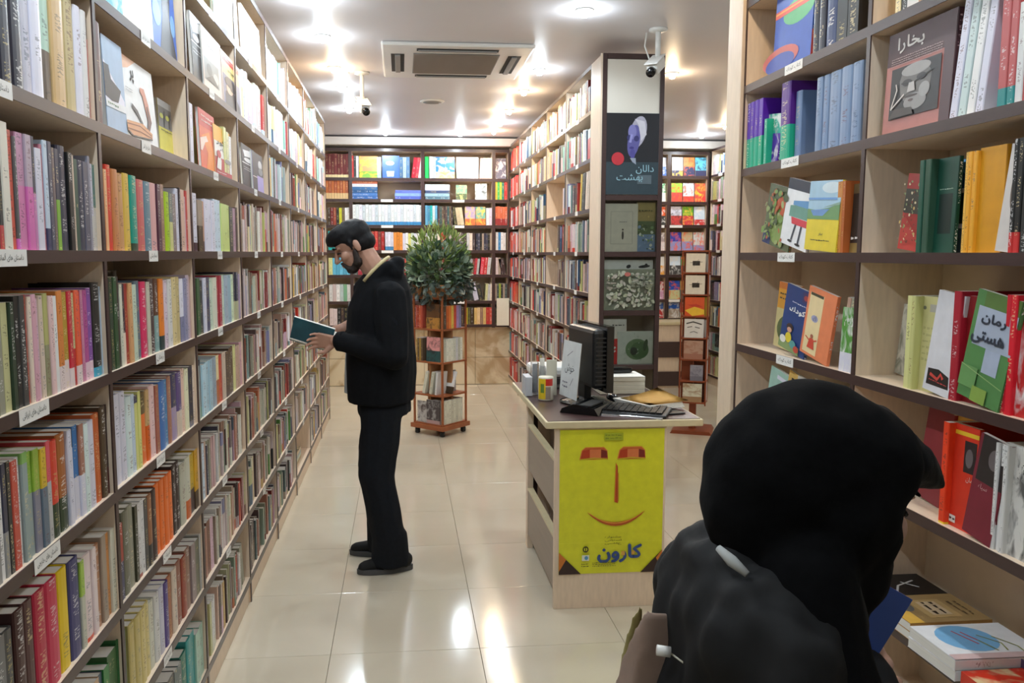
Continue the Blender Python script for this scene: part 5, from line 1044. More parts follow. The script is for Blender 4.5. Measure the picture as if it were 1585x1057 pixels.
# ================================================================== ceiling
ac = empty('ceiling_air_conditioner', (.38, 5.975, CEIL)); tag(ac, 'square white ceiling air conditioner cassette', 'air conditioner')
MB().box((-.5, -.5, -.028), (.5, .5, -.0005), .012).build('panel_frame', MAT['white'], ac)
MB().box((-.29, -.30, -.034), (.29, .30, -.0285)).build('intake_grille', MAT['grille'], ac)
gs = MB()
for k in range(30): gs.box((-.285, -.295+k*.02, -.0365), (.285, -.295+k*.02+.006, -.0342))
tag(gs.build('grille_slats', MAT['desk_side'], ac), kind='stuff')
for a, b in (((-.27, -.43, -.030), (.27, -.36, -.0285)), ((-.27, .36, -.030), (.27, .43, -.0285)), ((-.44, -.27, -.030), (-.35, .27, -.0285)), ((.35, -.27, -.030), (.44, .27, -.0285))):
    MB().box(a, b).build('air_outlet', MAT['slot'], ac)
    w = (b[0]-a[0] > .3); c = (a[0]+b[0])/2, (a[1]+b[1])/2
    o = MB().box((a[0]+.01, c[1]-.014, -.04), (b[0]-.01, c[1]+.014, -.0305), .002) if w else MB().box((c[0]-.018, a[1]+.01, -.04), (c[0]+.018, b[1]-.01, -.0305), .002)
    o.build('louvre', MAT['grille'], ac)
sk = empty('ceiling_speaker', (.284, 7.56, CEIL)); tag(sk, 'round white ceiling speaker behind the air conditioner', 'speaker')
MB().lathe([(.105, -.0005), (.11, -.006), (.1, -.014), (.085, -.016)], (0, 0, 0), 32).build('rim', MAT['white'], sk, smooth=True); MB().lathe([(.083, -.0162), (.05, -.019), (.003, -.02)], (0, 0, 0), 32).build('grille', MAT['grille'], sk, smooth=True)
def camera_unit(x, y, dz, yaw, lab, body='white'):
    c = empty('security_camera', (x, y, CEIL), yaw); tag(c, lab, 'camera')
    MB().lathe([(.055, -.0005), (.055, -.012), (.03, -.02)], (0, 0, 0), 20).build('mounting_plate', MAT['white'], c, smooth=True)
    MB().tube([(0, 0, -.015), (0, 0, -dz)], .016, 12).build('drop_pole', MAT['white'], c, smooth=True)
    rot = Matrix.Rotation(math.radians(28), 3, 'X')
    MB().box((-.035, -.12, -dz-.07), (.035, .05, -dz), .012, rot=rot, about=(0, 0, -dz-.03)).build('housing', MAT[body], c)
    MB().tube([(0, -.11, -dz-.10), (0, -.135, -dz-.115)], .028, 14).build('lens', MAT['blackgloss'], c, smooth=True)
    MB().box((-.042, -.135, -dz-.0), (.042, .05, -dz+.006), .002, rot=rot, about=(0, 0, -dz-.03)).build('sun_shield', MAT['white'], c)
    MB().tube([(-.09, .05, -.001), (-.1, .05, -.08), (-.07, .05, -.16), (-.02, .04, -dz-.02)], .005, 6).build('cable', MAT['white'], c, smooth=True)
camera_unit(-.287, 6.44, .20, math.radians(15), 'white security camera hanging left of the air conditioner')
camera_unit(1.563, 5.05, .17, math.radians(-35), 'white security camera above the end of the middle bookcases')
def lamp(x, y, warm, lab, w=1.0):
    o = empty('ceiling_lamp', (x, y, CEIL)); tag(o, lab, 'lamp', 'recessed ceiling lamps')
    link('rim', LR, o); link('bulb', LBW if warm else LBC, o)
    l = bpy.data.lights.new('lamp_light', 'SPOT'); l.energy = LAMP_W*w; l.spot_size = math.radians(165); l.spot_blend = .35; l.shadow_soft_size = .035; l.color = WARM if warm else COOL
    q = bpy.data.objects.new('lamp_light', l); COL.objects.link(q); q.parent = o; q.location = (0, 0, -.06)
    l = bpy.data.lights.new('lamp_glow', 'POINT'); l.energy = LAMP_W*w*.17; l.color = WARM if warm else COOL; l.shadow_soft_size = .035
    q = bpy.data.objects.new('lamp_light', l); COL.objects.link(q); q.parent = o; q.location = (0, 0, -.085)
LR = MB().lathe([(.05, -.0004), (.052, -.005), (.036, -.008)], (0, 0, 0), 20).mesh('rim', True); LR.materials.append(MAT['white'])
LBC = MB().lathe([(.012, -.006), (.02, -.012), (.024, -.03), (.018, -.04), (.004, -.044)], (0, 0, 0), 12).mesh('bulb', True); LBW = LBC.copy(); LBC.materials.append(MAT['bulb_cool']); LBW.materials.append(MAT['bulb_warm'])
LN = ORD2 = ['first', 'second', 'third', 'fourth', 'fifth', 'sixth', 'seventh', 'eighth', 'ninth', 'tenth', 'eleventh', 'twelfth']
for n, (y, wm) in enumerate(((.3, 0), (1.4, 0), (2.5, 0), (3.6, 0), (4.6, 0), (5.4, 0), (6.28, 1), (7.0, 0), (8.03, 0))): lamp(-.48, y, wm, '%s ceiling lamp of the row beside the left bookcases' % LN[n])
for n, (y, wm) in enumerate(((.3, 0), (1.4, 0), (2.5, 1), (3.6, 0), (4.7, 0), (6.22, 0), (7.02, 1), (7.97, 1), (8.71, 0), (9.3, 1))): lamp(1.03, y, wm, '%s ceiling lamp of the row beside the middle bookcases' % LN[n], .6 if n < 3 else .85)
for n, (x, y, wm) in enumerate(((-.17, 9.5, 0), (.67, 9.5, 0))): lamp(x, y, wm, '%s ceiling lamp in front of the back wall shelves' % ['left', 'right'][n])
for n, (x, y, wm) in enumerate(((2.05, 6.25, 1), (3.45, 9.4, 0), (3.45, 8.7, 1), (2.3, 8.2, 0), (2.5, 4.6, 0), (3.3, 6.5, 0), (2.5, 3.0, 0))): lamp(x, y, wm, '%s ceiling lamp of the rear right room' % LN[n])
# ================================================================== books become objects
def prof(t, w, hard):
    c = .0026 if hard else .0011
    n = 5 if hard else 3
    P = [(-w, -t/2)]
    if hard:
        for k in range(n+1):
            a = -math.pi/2+math.pi*k/n; P.append((-.005+.005*math.cos(a), t/2*math.sin(a)))
    else:
        r = min(.002, t*.25); P += [(-r, -t/2), (0, -t/2+r), (0, t/2-r), (-r, t/2)]
    ns = len(P)
    P.append((-w, t/2)); P.append((-w, t/2-c)); P.append((-.006 if hard else -c, t/2-c)); P.append((-.006 if hard else -c, -t/2+c)); P.append((-w, -t/2+c))
    return P, ns, c
def cover_geo(b):
    t, h, w = b['t'], b['h'], b['w']; P, ns, c = prof(t, w, b['hard']); n = len(P)
    V = [(p[0], p[1], 0) for p in P]+[(p[0], p[1], h) for p in P]; Fc = []; UV = []; SF = []
    for i in range(n):
        j = (i+1) % n; Fc.append((i, j, n+j, n+i))
        if i < ns:
            if i == 0 or i == ns-1:
                f = lambda p: min(1, max(0, -p[0]/w)); s = 1.0
            else: f = lambda p: p[1]/t+.5; s = 0.0
            ua, ub = f(P[i]), f(P[j]); UV += [(ua, 0), (ub, 0), (ub, 1), (ua, 1)]; SF.append(s if s == 0 or b['kind'] != 'spine' else .5)
        else: UV += [(.5, 0), (.5, 0), (.5, 1), (.5, 1)]; SF.append(.5)
    Fc.append(tuple(range(n))[::-1]); UV += [(.5, 0)]*n; SF.append(.5)
    Fc.append(tuple(range(n, 2*n))); UV += [(.5, 1)]*n; SF.append(.5)
    return V, Fc, UV, SF
def finish(me, UV, cols):
    uv = me.uv_layers.new(name='UVMap'); uv.data.foreach_set('uv', np.array(UV, dtype=np.float32).ravel())
    for nm, arr in zip(('col', 'col2', 'col3', 'prm'), cols):
        a = me.attributes.new(nm, 'FLOAT_COLOR', 'FACE'); a.data.foreach_set('color', np.array(arr, dtype=np.float32).ravel())
def score(b):
    if b['where'][0] == 'none': return 0
    c = b['M'] @ Vector((0, 0, b['h']/2)); q = proj(*c)
    if q is None or not (-5 < q[0] < 1590 and -5 < q[1] < 1062): return -1
    pts = []
    for y in (-b['t']/2, b['t']/2):
        for x in (0, -b['w']):
            for z in (0, b['h']):
                s = proj(*(b['M'] @ Vector((x, y, z))))
                if s is None: return -1
                pts.append(s)
    if b['kind'] in ('face', 'flat', 'flatside'):
        xs = [p[0] for p in pts]; ys = [p[1] for p in pts]; a = (max(xs)-min(xs))*(max(ys)-min(ys))*.8
        if b['y_hidden'] if 'y_hidden' in b else False: a = 0
    else:
        A = proj(*(b['M'] @ Vector((0, -b['t']/2, 0)))); B = proj(*(b['M'] @ Vector((0, b['t']/2, 0)))); T = proj(*(b['M'] @ Vector((0, 0, b['h']))))
        a = abs(A[0]-B[0])*abs(T[1]-A[1])
    # hidden behind the two people, the monitor or the desk
    x, y = q
    if 1110 < x < 1440 and y > 640: a *= .05
    if 535 < x < 640 and 400 < y < 880: a *= .05
    if b['where'][0] == 'centre' and y > 560: a *= .1
    return a+(b['pr']*1e5)
for b in BOOKS: b['s'] = score(b)
NIND = 300-7-26
order = sorted(range(len(BOOKS)), key=lambda i: -BOOKS[i]['s'])
IND = set(i for i in order[:NIND] if BOOKS[i]['s'] > 0)
ORD = ['first', 'second', 'third', 'fourth', 'fifth', 'sixth', 'seventh', 'eighth', 'ninth', 'tenth', 'eleventh', 'twelfth'] + ['%dth' % n for n in range(13, 70)]
rank = {}
byrow = {}
for i, b in enumerate(BOOKS): byrow.setdefault(b['where'][:3], []).append(i)
for k, L in byrow.items():
    L.sort(key=lambda i: BOOKS[i]['x'])
    for n, i in enumerate([q for q in L if BOOKS[q]['s'] >= 0]): rank[i] = n
used = {}
for i in sorted(IND):
    b = BOOKS[i]; V, Fc, UV, SF = cover_geo(b)
    me = bpy.data.meshes.new('book'); me.from_pydata(V, [], Fc); n = len(Fc)
    finish(me, UV, ([lin(b['c1'])]*n, [lin(b['c2'])]*n, [lin(b['c3'])]*n, [(b['split'], b['seed'], s, b['txt']) for s in SF]))
    me.materials.append(MAT['book']); me.update()
    o = link('book', me); o.matrix_world = b['M']
    lab = b['label']
    if not lab:
        w_ = 'thick' if b['t'] > .035 else 'thin' if b['t'] < .014 else ''
        c = cname(b['c1']); c2 = cname(b['c2'])
        lab = ('%s %s%s %s, %s from left, %s' % (w_, c, (' and '+c2 if c2 != c and b['split'] > 0 else ''), 'book', ORD[rank.get(i, 0)], b['where'][3])).strip()
        ww = lab.split()
        if len(ww) > 16: lab = lab.replace(' from left', '')
    if lab in used: lab = 'other '+lab if used[lab] == 1 else lab+' too'
    used[lab] = used.get(lab, 0)+1
    grp = {'left': 'books on the left wall', 'right': 'books in the right bookcase', 'centre': 'books in the middle run', 'back': 'books on the back wall', 'rear': 'books in the rear room', 'rearside': 'books in the rear room', 'spin': 'books in the revolving stands'}.get(b['where'][0], 'books')
    tag(o, lab, 'book', grp)
    c = .003 if b['hard'] else .0013; q = .003 if b['hard'] else .0002
    pg = MB().box((-b['w']+.0015, -b['t']/2+c, q), (-c-.001, b['t']/2-c, b['h']-q)).build('page_block', MAT['pages'], o)
    if b['art']:
        pm = b['art'](b['w'], b['h'])
        # front board is local -y: spine on the right, so x runs from -w to 0
        pm.build('cover_print', o, (-b['w'], -b['t']/2-.0002, 0))
rest = [i for i in range(len(BOOKS)) if i not in IND]
V = []; Fc = []; UV = []; C1 = []; C2 = []; C3 = []; PR = []; MI = []
for i in rest:
    b = BOOKS[i]; t, h, w = b['t'], b['h'], b['w']; k = len(V)
    for p in ((0, -t/2, 0), (0, t/2, 0), (0, t/2, h), (0, -t/2, h), (-w, -t/2, 0), (-w, t/2, 0), (-w, t/2, h), (-w, -t/2, h)): V.append(tuple(b['M'] @ Vector(p)))
    # page block top lies a little below the boards
    hq = h-(.003 if b['hard'] else .0004)
    for p in ((-.001, -t/2+.001, hq), (-.001, t/2-.001, hq), (-w, t/2-.001, hq), (-w, -t/2+.001, hq)): V.append(tuple(b['M'] @ Vector(p)))
    fs = [((0, 1, 2, 3), 0, [(0, 0), (1, 0), (1, 1), (0, 1)]), ((4, 0, 3, 7), 1, [(1, 0), (0, 0), (0, 1), (1, 1)]), ((1, 5, 6, 2), 1, [(0, 0), (1, 0), (1, 1), (0, 1)]), ((8, 9, 10, 11), 2, [(0, 0)]*4), ((5, 4, 7, 6), 2, [(0, 0)]*4), ((0, 4, 5, 1), .5, [(.5, .01)]*4)]
    for f, s, u in fs:
        Fc.append(tuple(k+q for q in f)); UV += u; MI.append(1 if s == 2 else 0)
        C1.append(lin(b['c1'])); C2.append(lin(b['c2'])); C3.append(lin(b['c3'])); PR.append((b['split'], b['seed'], (.5 if b['kind'] == 'spine' else 1.0) if s == 1 else 0.0 if s == 0 else .5, b['txt']))
me = bpy.data.meshes.new('books'); me.from_pydata(V, [], Fc); finish(me, UV, (C1, C2, C3, PR))
me.materials.append(MAT['book']); me.materials.append(MAT['pages']); me.polygons.foreach_set('material_index', MI); me.update()
o = link('books', me); tag(o, 'smaller books filling the farther shelves of all the bookcases', 'books', None, 'stuff')
print('BOOKS', len(BOOKS), 'individual', len(IND))
# ================================================================== people
def hullpart(bm, pts):
    vs = [bm.verts.new(p) for p in pts]; r = bmesh.ops.convex_hull(bm, input=vs)
    bmesh.ops.delete(bm, geom=[g for g in r['geom_interior'] if isinstance(g, bmesh.types.BMVert)], context='VERTS')
_SPH = None
def sph():
    global _SPH
    if _SPH is None:
        b = bmesh.new(); bmesh.ops.create_icosphere(b, subdivisions=2, radius=1); _SPH = [v.co.copy() for v in b.verts]; b.free()
    return _SPH
def blob(name, mat, parts, voxel=.008, smooth=6, parent=None, wr=0.0, wscale=12, sm_f=.5, cut=None):
    """one continuous skin over tapered limbs, ellipsoids and lofts"""
    bm = bmesh.new()
    for p in parts:
        k = p[0]; tmp = bmesh.new()
        if k == 'cap':
            a, b, ra, rb = Vector(p[1]), Vector(p[2]), p[3], p[4]; hullpart(tmp, [a+s*ra for s in sph()]+[b+s*rb for s in sph()])
        elif k == 'ell':
            c, r = Vector(p[1]), p[2]; Rm = Euler(p[3] if len(p) > 3 else (0, 0, 0)).to_matrix(); hullpart(tmp, [c+Rm @ Vector((s.x*r[0], s.y*r[1], s.z*r[2])) for s in sph()])
        elif k == 'loft':
            rings = p[1]
            for q0, q1 in zip(rings, rings[1:]):
                t2 = bmesh.new(); P = []
                for cx, cy, cz, rx, ry in (q0, q1):
                    for i in range(20):
                        a = 2*math.pi*i/20; P.append(Vector((cx+rx*math.cos(a), cy+ry*math.sin(a), cz)))
                hullpart(t2, P); m = bpy.data.meshes.new('x'); t2.to_mesh(m); t2.free(); tmp.from_mesh(m); bpy.data.meshes.remove(m)
        elif k == 'hull': hullpart(tmp, [Vector(v) for v in p[1]])
        m = bpy.data.meshes.new('x'); tmp.to_mesh(m); tmp.free(); bm.from_mesh(m); bpy.data.meshes.remove(m)
    me = bpy.data.meshes.new('x'); bm.to_mesh(me); bm.free()
    o = bpy.data.objects.new('x', me); COL.objects.link(o)
    r = o.modifiers.new('r', 'REMESH'); r.mode = 'VOXEL'; r.voxel_size = voxel; r.use_smooth_shade = True
    s = o.modifiers.new('s', 'SMOOTH'); s.iterations = smooth; s.factor = sm_f
    dg = bpy.context.evaluated_depsgraph_get(); out = bpy.data.meshes.new_from_object(o.evaluated_get(dg)); bpy.data.objects.remove(o)
    out.name = name
    if wr:
        out.update(); nrm = [v.normal.copy() for v in out.vertices]
        for v, n in zip(out.vertices, nrm):
            q = v.co*wscale; f = noise.noise(Vector((q.x, q.y, q.z*.45)))+.5*noise.noise(Vector((q.x*2.1, q.y*2.1, q.z*1.1+5)))
            v.co += n*f*wr
    out.materials.clear(); out.materials.append(mat); out.shade_smooth()
    return link(name, out, parent)
def TF(c, rot):
    Mx = Matrix.Translation(c) @ Euler(rot).to_matrix().to_4x4(); f = lambda v: tuple(Mx @ Vector(v)); f.rot = rot; return f
def head_parts(T, s=1):
    """s = 1 faces -x, s = -1 faces +x"""
    r = T.rot; e = lambda c, q: ('ell', T((c[0]*s, c[1], c[2])), q, r)
    return [e((.012, 0, .035), (.097, .074, .085)), e((-.028, 0, -.035), (.058, .056, .075)), e((-.055, 0, -.082), (.028, .034, .026)), ('cap', T((-.088*s, 0, .012)), T((-.108*s, 0, -.028)), .009, .013), e((-.098, .011, -.031), (.012, .008, .008)), e((-.098, -.011, -.031), (.012, .008, .008)),
            e((-.078, 0, .026), (.018, .048, .011)), e((-.086, 0, -.055), (.012, .024, .006)), e((-.084, 0, -.066), (.012, .021, .007)),
            e((.014, .074, -.004), (.017, .008, .03)), e((.014, -.074, -.004), (.017, .008, .03)), e((-.055, .04, -.02), (.026, .018, .024)), e((-.055, -.04, -.02), (.026, .018, .024))]
def hand(Tw, curl, side):
    """palm and five fingers; Tw maps hand space: +x towards the fingers, +z back of the hand, thumb on side*y"""
    P = [('hull', [Tw(v) for v in ((0, -.026, -.011), (0, .026, -.011), (0, -.024, .012), (0, .024, .012), (.085, -.04, -.01), (.088, .04, -.01), (.085, -.038, .01), (.088, .038, .01))]), ('cap', Tw((-.05, 0, 0)), Tw((.01, 0, 0)), .026, .025)]
    for k, (y, L, r) in enumerate(((.031, .070, .0088), (.0105, .078, .0092), (-.0105, .073, .0088), (-.031, .056, .0078))):
        y *= side; c = curl[k]; x, z, a = .082, 0, 0
        p0 = (x, y, z)
        for j, f in enumerate((.45, .3, .25)):
            a += c*(.7, 1.1, .8)[j]; p1 = (p0[0]+L*f*math.cos(a), p0[1]+.004*side*(1.5-k)*f, p0[2]-L*f*math.sin(a)); P.append(('cap', Tw(p0), Tw(p1), r*(1-.08*j), r*(.94-.08*j))); p0 = p1
    t = curl[4]; P += [('cap', Tw((.02, .024*side, -.004)), Tw((.05, .05*side, -.012-t*.02)), .014, .0115), ('cap', Tw((.05, .05*side, -.012-t*.02)), Tw((.082, .058*side-t*.012*side, -.016-t*.04)), .0108, .0085)]
    return P
# ---------------- the man
man = empty('person', (-.09, 4.13, 0)); tag(man, 'man in a black jacket standing and reading an open teal book', 'person')
MT = Matrix.Translation((.09, -4.13, 0))
def M_(o): o.location = (.09, -4.13, 0); return o
TH = TF((-.236, 4.12, 1.628), (0, math.radians(-28), math.radians(6)))
LW, RW = (-.315, 3.965, 1.178), (-.31, 4.24, 1.215)
TLh = lambda v: tuple(Matrix.Translation(LW) @ Euler((math.radians(75), math.radians(-4), math.radians(176))).to_matrix().to_4x4() @ Vector(v))
TRh = lambda v: tuple(Matrix.Translation(RW) @ Euler((math.radians(-70), math.radians(28), math.radians(190))).to_matrix().to_4x4() @ Vector(v))
body = head_parts(TH) + [('cap', TH((.03, 0, -.045)), (-.105, 4.13, 1.46), .056, .062), ('cap', (-.105, 4.13, 1.46), (-.09, 4.13, 1.36), .06, .11),
    ('loft', [(-.09, 4.13, .88, .11, .165), (-.10, 4.13, 1.05, .10, .14), (-.105, 4.13, 1.3, .12, .18), (-.09, 4.13, 1.40, .09, .15)]),
    ('cap', (-.07, 3.95, 1.37), (-.06, 3.90, 1.10), .05, .04), ('cap', (-.06, 3.90, 1.10), LW, .04, .027), ('cap', (-.07, 4.31, 1.37), (-.07, 4.38, 1.10), .05, .04), ('cap', (-.07, 4.38, 1.10), RW, .04, .027),
    ('cap', (-.10, 4.05, .9), (-.13, 4.03, .5), .085, .055), ('cap', (-.13, 4.03, .5), (-.03, 4.05, .1), .052, .035), ('cap', (-.10, 4.21, .9), (-.15, 4.24, .5), .085, .055), ('cap', (-.15, 4.24, .5), (-.10, 4.27, .1), .052, .035)]
body += hand(TLh, (.5, .5, .5, .5, .3), -1) + hand(TRh, (.75, .75, .8, .8, .4), 1)
M_(blob('body', MAT['skin'], body, .0042, 4, man))
hp = lambda c, q: ('ell', TH(c), q, TH.rot)
hair = M_(blob('hair', MAT['hair'], [hp((.018, 0, .052), (.102, .080, .083)), hp((-.052, 0, .078), (.062, .064, .040)), hp((-.02, 0, .08), (.09, .072, .05)), hp((.045, 0, .0), (.075, .074, .06)), hp((-.078, -.005, .068), (.036, .048, .026)),
    ('cap', TH((-.012, .073, .03)), TH((-.016, .072, -.006)), .012, .007), ('cap', TH((-.012, -.073, .03)), TH((-.016, -.072, -.006)), .012, .007)], .005, 18, man, wr=.0012, wscale=60))
beard = M_(blob('beard', MAT['beard'], [hp((-.052, 0, -.088), (.036, .04, .03)), hp((-.02, 0, -.07), (.05, .058, .036)), ('cap', TH((-.008, .066, -.02)), TH((-.02, .058, -.07)), .012, .018), ('cap', TH((-.008, -.066, -.02)), TH((-.02, -.058, -.07)), .012, .018), ('cap', TH((-.09, .018, -.047)), TH((-.09, -.018, -.047)), .007, .007), ('cap', TH((-.088, .018, -.047)), TH((-.075, .028, -.08)), .007, .012), ('cap', TH((-.088, -.018, -.047)), TH((-.075, -.028, -.08)), .007, .012)], .004, 7, man, wr=.002, wscale=60))
for s in (-1, 1):
    k = MB(); e = TH((-.084, s*.03, .006)); k.tube([TH((-.079, s*.018, .004)), e, TH((-.072, s*.044, .002))], [.003, .006, .003], 8); M_(k.build('eye', MAT['eye'], man, smooth=True))
    k = MB(); k.tube([TH((-.096, s*.012, .03)), TH((-.094, s*.03, .036)), TH((-.078, s*.05, .03))], [.003, .005, .002], 6); M_(k.build('eyebrow', MAT['hair'], man, smooth=True))
M_(blob('trousers', MAT['jeans'], [('loft', [(-.095, 4.13, .80, .135, .175), (-.095, 4.13, .95, .13, .165)]), ('cap', (-.105, 4.05, .84), (-.135, 4.03, .5), .108, .092), ('cap', (-.135, 4.03, .5), (-.075, 4.05, .12), .09, .088), ('loft', [(-.075, 4.05, .03, .098, .08), (-.08, 4.05, .2, .09, .08)]), ('cap', (-.105, 4.21, .84), (-.155, 4.24, .5), .105, .085), ('cap', (-.155, 4.24, .5), (-.11, 4.27, .12), .083, .08), ('loft', [(-.11, 4.27, .03, .085, .075), (-.12, 4.27, .2, .08, .075)])], .009, 5, man, wr=.008, wscale=9))
JR = [(-.11, 4.13, .862, .165, .205), (-.108, 4.13, 1.0, .172, .21), (-.115, 4.13, 1.2, .17, .212), (-.112, 4.13, 1.33, .160, .205), (-.095, 4.13, 1.42, .137, .178), (-.09, 4.13, 1.49, .105, .11)]
M_(blob('jacket', MAT['jacket'], [('loft', JR), ('cap', (-.065, 3.965, 1.39), (-.045, 3.895, 1.11), .084, .07), ('cap', (-.045, 3.895, 1.11), (-.285, 3.955, 1.178), .068, .05), ('cap', (-.07, 4.295, 1.39), (-.06, 4.38, 1.11), .08, .068), ('cap', (-.06, 4.38, 1.11), (-.275, 4.26, 1.20), .064, .046),
    ('cap', (-.045, 4.06, 1.505), (-.045, 4.20, 1.505), .058, .058), ('cap', (-.025, 4.07, 1.545), (-.025, 4.19, 1.545), .043, .043), ('cap', (-.15, 4.04, 1.455), (-.06, 4.035, 1.535), .03, .032), ('cap', (-.15, 4.22, 1.455), (-.06, 4.225, 1.535), .03, .032), ('cap', (-.20, 4.13, 1.42), (-.15, 4.13, 1.45), .045, .06)], .008, 4, man, wr=.009, wscale=8))
k = MB(); k.tube([(-.185, 4.035, 1.462), (-.155, 4.03, 1.497), (-.11, 4.035, 1.542), (-.08, 4.06, 1.568), (-.065, 4.13, 1.578)], [.008, .010, .010, .009, .008], 8); M_(k.build('collar_lining', MAT['lining'], man, smooth=True))
k = MB(); k.tube([(-.28, 3.952, 1.178), (-.31, 3.962, 1.178)], [.05, .046], 20, True); M_(k.build('sleeve_cuff', MAT['jacket'], man, smooth=True))
k = MB(); k.prism([(-.30, .89), (-.24, .86), (-.20, .9), (-.23, 1.25), (-.27, 1.36), (-.285, 1.2), (-.295, 1.02)], 4.20, 4.215); M_(k.build('shirt_tail', MAT['shirt'], man))
k = MB(); k.lathe([(.001, -.002), (.028, -.002), (.028, .0), (.001, .001)], (0, 0, 0), 16); pt = k.build('sleeve_badge', MAT['jeans'], man, (.05-.01, -.265, 1.27), (math.radians(90), 0, 0))
def shoe(heel, toe, nm):
    a, b = Vector(heel), Vector(toe); d = (b-a).normalized()
    q = lambda f, z, s=0: tuple(a+(b-a)*f+Vector((0, 0, z))+Vector((-d.y, d.x, 0))*s)
    o = M_(blob('shoe', MAT['shoe'], [('cap', q(.12, .055), q(.35, .055), .04, .043), ('cap', q(.35, .05), q(.82, .036), .04, .03), ('cap', q(.15, .035), q(.86, .03), .034, .03)], .006, 3, man))
    P = []
    sol = bmesh.new()
    for z in (.001, .026):
        for i in range(20):
            t = 2*math.pi*i/20; x = .5+.5*math.cos(t); P.append(Vector(q(x*1.0-.02, z, .05*math.sin(t)*(.8+.25*x))))
    hullpart(sol, P); me = bpy.data.meshes.new('sole'); sol.to_mesh(me); sol.free(); link('sole', me, o, mat=MAT['sole'])
shoe((.035, 4.06, 0), (-.245, 4.015, 0), 'l'); shoe((-.02, 4.265, 0), (-.30, 4.30, 0), 'r')
# his open book: spine low, two halves rising from it
bo = empty('open_book', (0, 0, 0)); tag(bo, 'open teal covered book in the reading man\'s hands', 'book')
sA, sB = Vector((-.542, 4.0, 1.184)), Vector((-.352, 4.0, 1.122))
ax = (sB-sA).normalized()
upn = (Vector((.03, -.04, .11))); upf = Vector((.035, .10, .085))
def half(up, t0, nm, m, off):
    up = up.normalized(); n_ = ax.cross(up).normalized(); Lh = .125
    k = MB(); vs = []
    for s in (0, 1):
        for p in (sA, sB, sB+up*Lh, sA+up*Lh): vs.append(k.bm.verts.new(p+n_*(off+s*t0)))
    for f in ((0, 1, 2, 3), (7, 6, 5, 4), (0, 4, 5, 1), (1, 5, 6, 2), (2, 6, 7, 3), (3, 7, 4, 0)): k.bm.faces.new([vs[i] for i in f])
    return k.build(nm, m, bo)
MAT['teal'] = plain('teal book cover', '1f4f5c', .35, var=.35, scale=14)
half(upn, .0015, 'cover', MAT['teal'], .0); half(upn, .011, 'page_block', MAT['paper'], .002 if ax.cross(upn).dot(Vector((0, 1, 0))) > 0 else -.013)
half(upf, .0015, 'cover', MAT['teal'], .0); half(upf, .011, 'page_block', MAT['paper'], -.013 if ax.cross(upf).dot(Vector((0, -1, 0))) < 0 else .002)
# ---------------- the woman in the headscarf
wom = empty('person', (.46, .95, 0)); tag(wom, 'woman in a black headscarf and coat bending to the right bookcase', 'person')
def W_(o): o.location = (-.46, -.95, 0); return o
WH = TF((.548, .965, 1.298), (0, math.radians(22), math.radians(24)))
wh = lambda c, q: ('ell', WH((-c[0], c[1], c[2])), q, WH.rot)
WRh = TF((.555, .98, 1.0), (math.radians(60), math.radians(-30), math.radians(15)))
WLh = TF((.56, 1.12, 1.0), (math.radians(-60), math.radians(-30), math.radians(-15)))
wb_ = head_parts(WH, -1)+[('cap', WH((-.03, 0, -.05)), (.44, .96, 1.14), .05, .055), ('cap', (.44, .96, 1.14), (.42, .96, 1.05), .055, .1), ('loft', [(.36, .96, .74, .12, .155), (.39, .96, .92, .1, .13), (.425, .96, 1.07, .1, .16), (.44, .96, 1.12, .07, .12)]),
    ('cap', (.42, .80, 1.09), (.45, .76, .86), .045, .038), ('cap', (.45, .76, .86), (.545, .97, .98), .036, .025), ('cap', (.42, 1.12, 1.09), (.45, 1.16, .86), .045, .038), ('cap', (.45, 1.16, .86), (.55, 1.12, .98), .036, .025),
    ('cap', (.36, .88, .76), (.42, .88, .44), .08, .055), ('cap', (.42, .88, .44), (.36, .88, .09), .05, .035), ('cap', (.36, 1.04, .76), (.42, 1.04, .44), .08, .055), ('cap', (.42, 1.04, .44), (.36, 1.04, .09), .05, .035)]
wb_ += hand(WRh, (.6, .6, .6, .6, .4), 1)+hand(WLh, (.6, .6, .6, .6, .4), -1)
W_(blob('body', MAT['skin2'], wb_, .0045, 4, wom))
for s in (-1, 1):
    k = MB(); k.tube([WH((.079, s*.018, .004)), WH((.084, s*.03, .006)), WH((.072, s*.044, .002))], [.003, .006, .003], 8); W_(k.build('eye', MAT['eye'], wom, smooth=True))
    k = MB(); k.tube([WH((.096, s*.012, .03)), WH((.094, s*.03, .036)), WH((.078, s*.05, .03))], [.003, .004, .002], 6); W_(k.build('eyebrow', MAT['hair'], wom, smooth=True))
W_(blob('hair', MAT['hair'], [('cap', (.572, .955, 1.372), (.642, .955, 1.335), .046, .024), ('cap', (.63, .95, 1.34), (.668, .95, 1.312), .03, .007)], .004, 6, wom, wr=.0025, wscale=50))
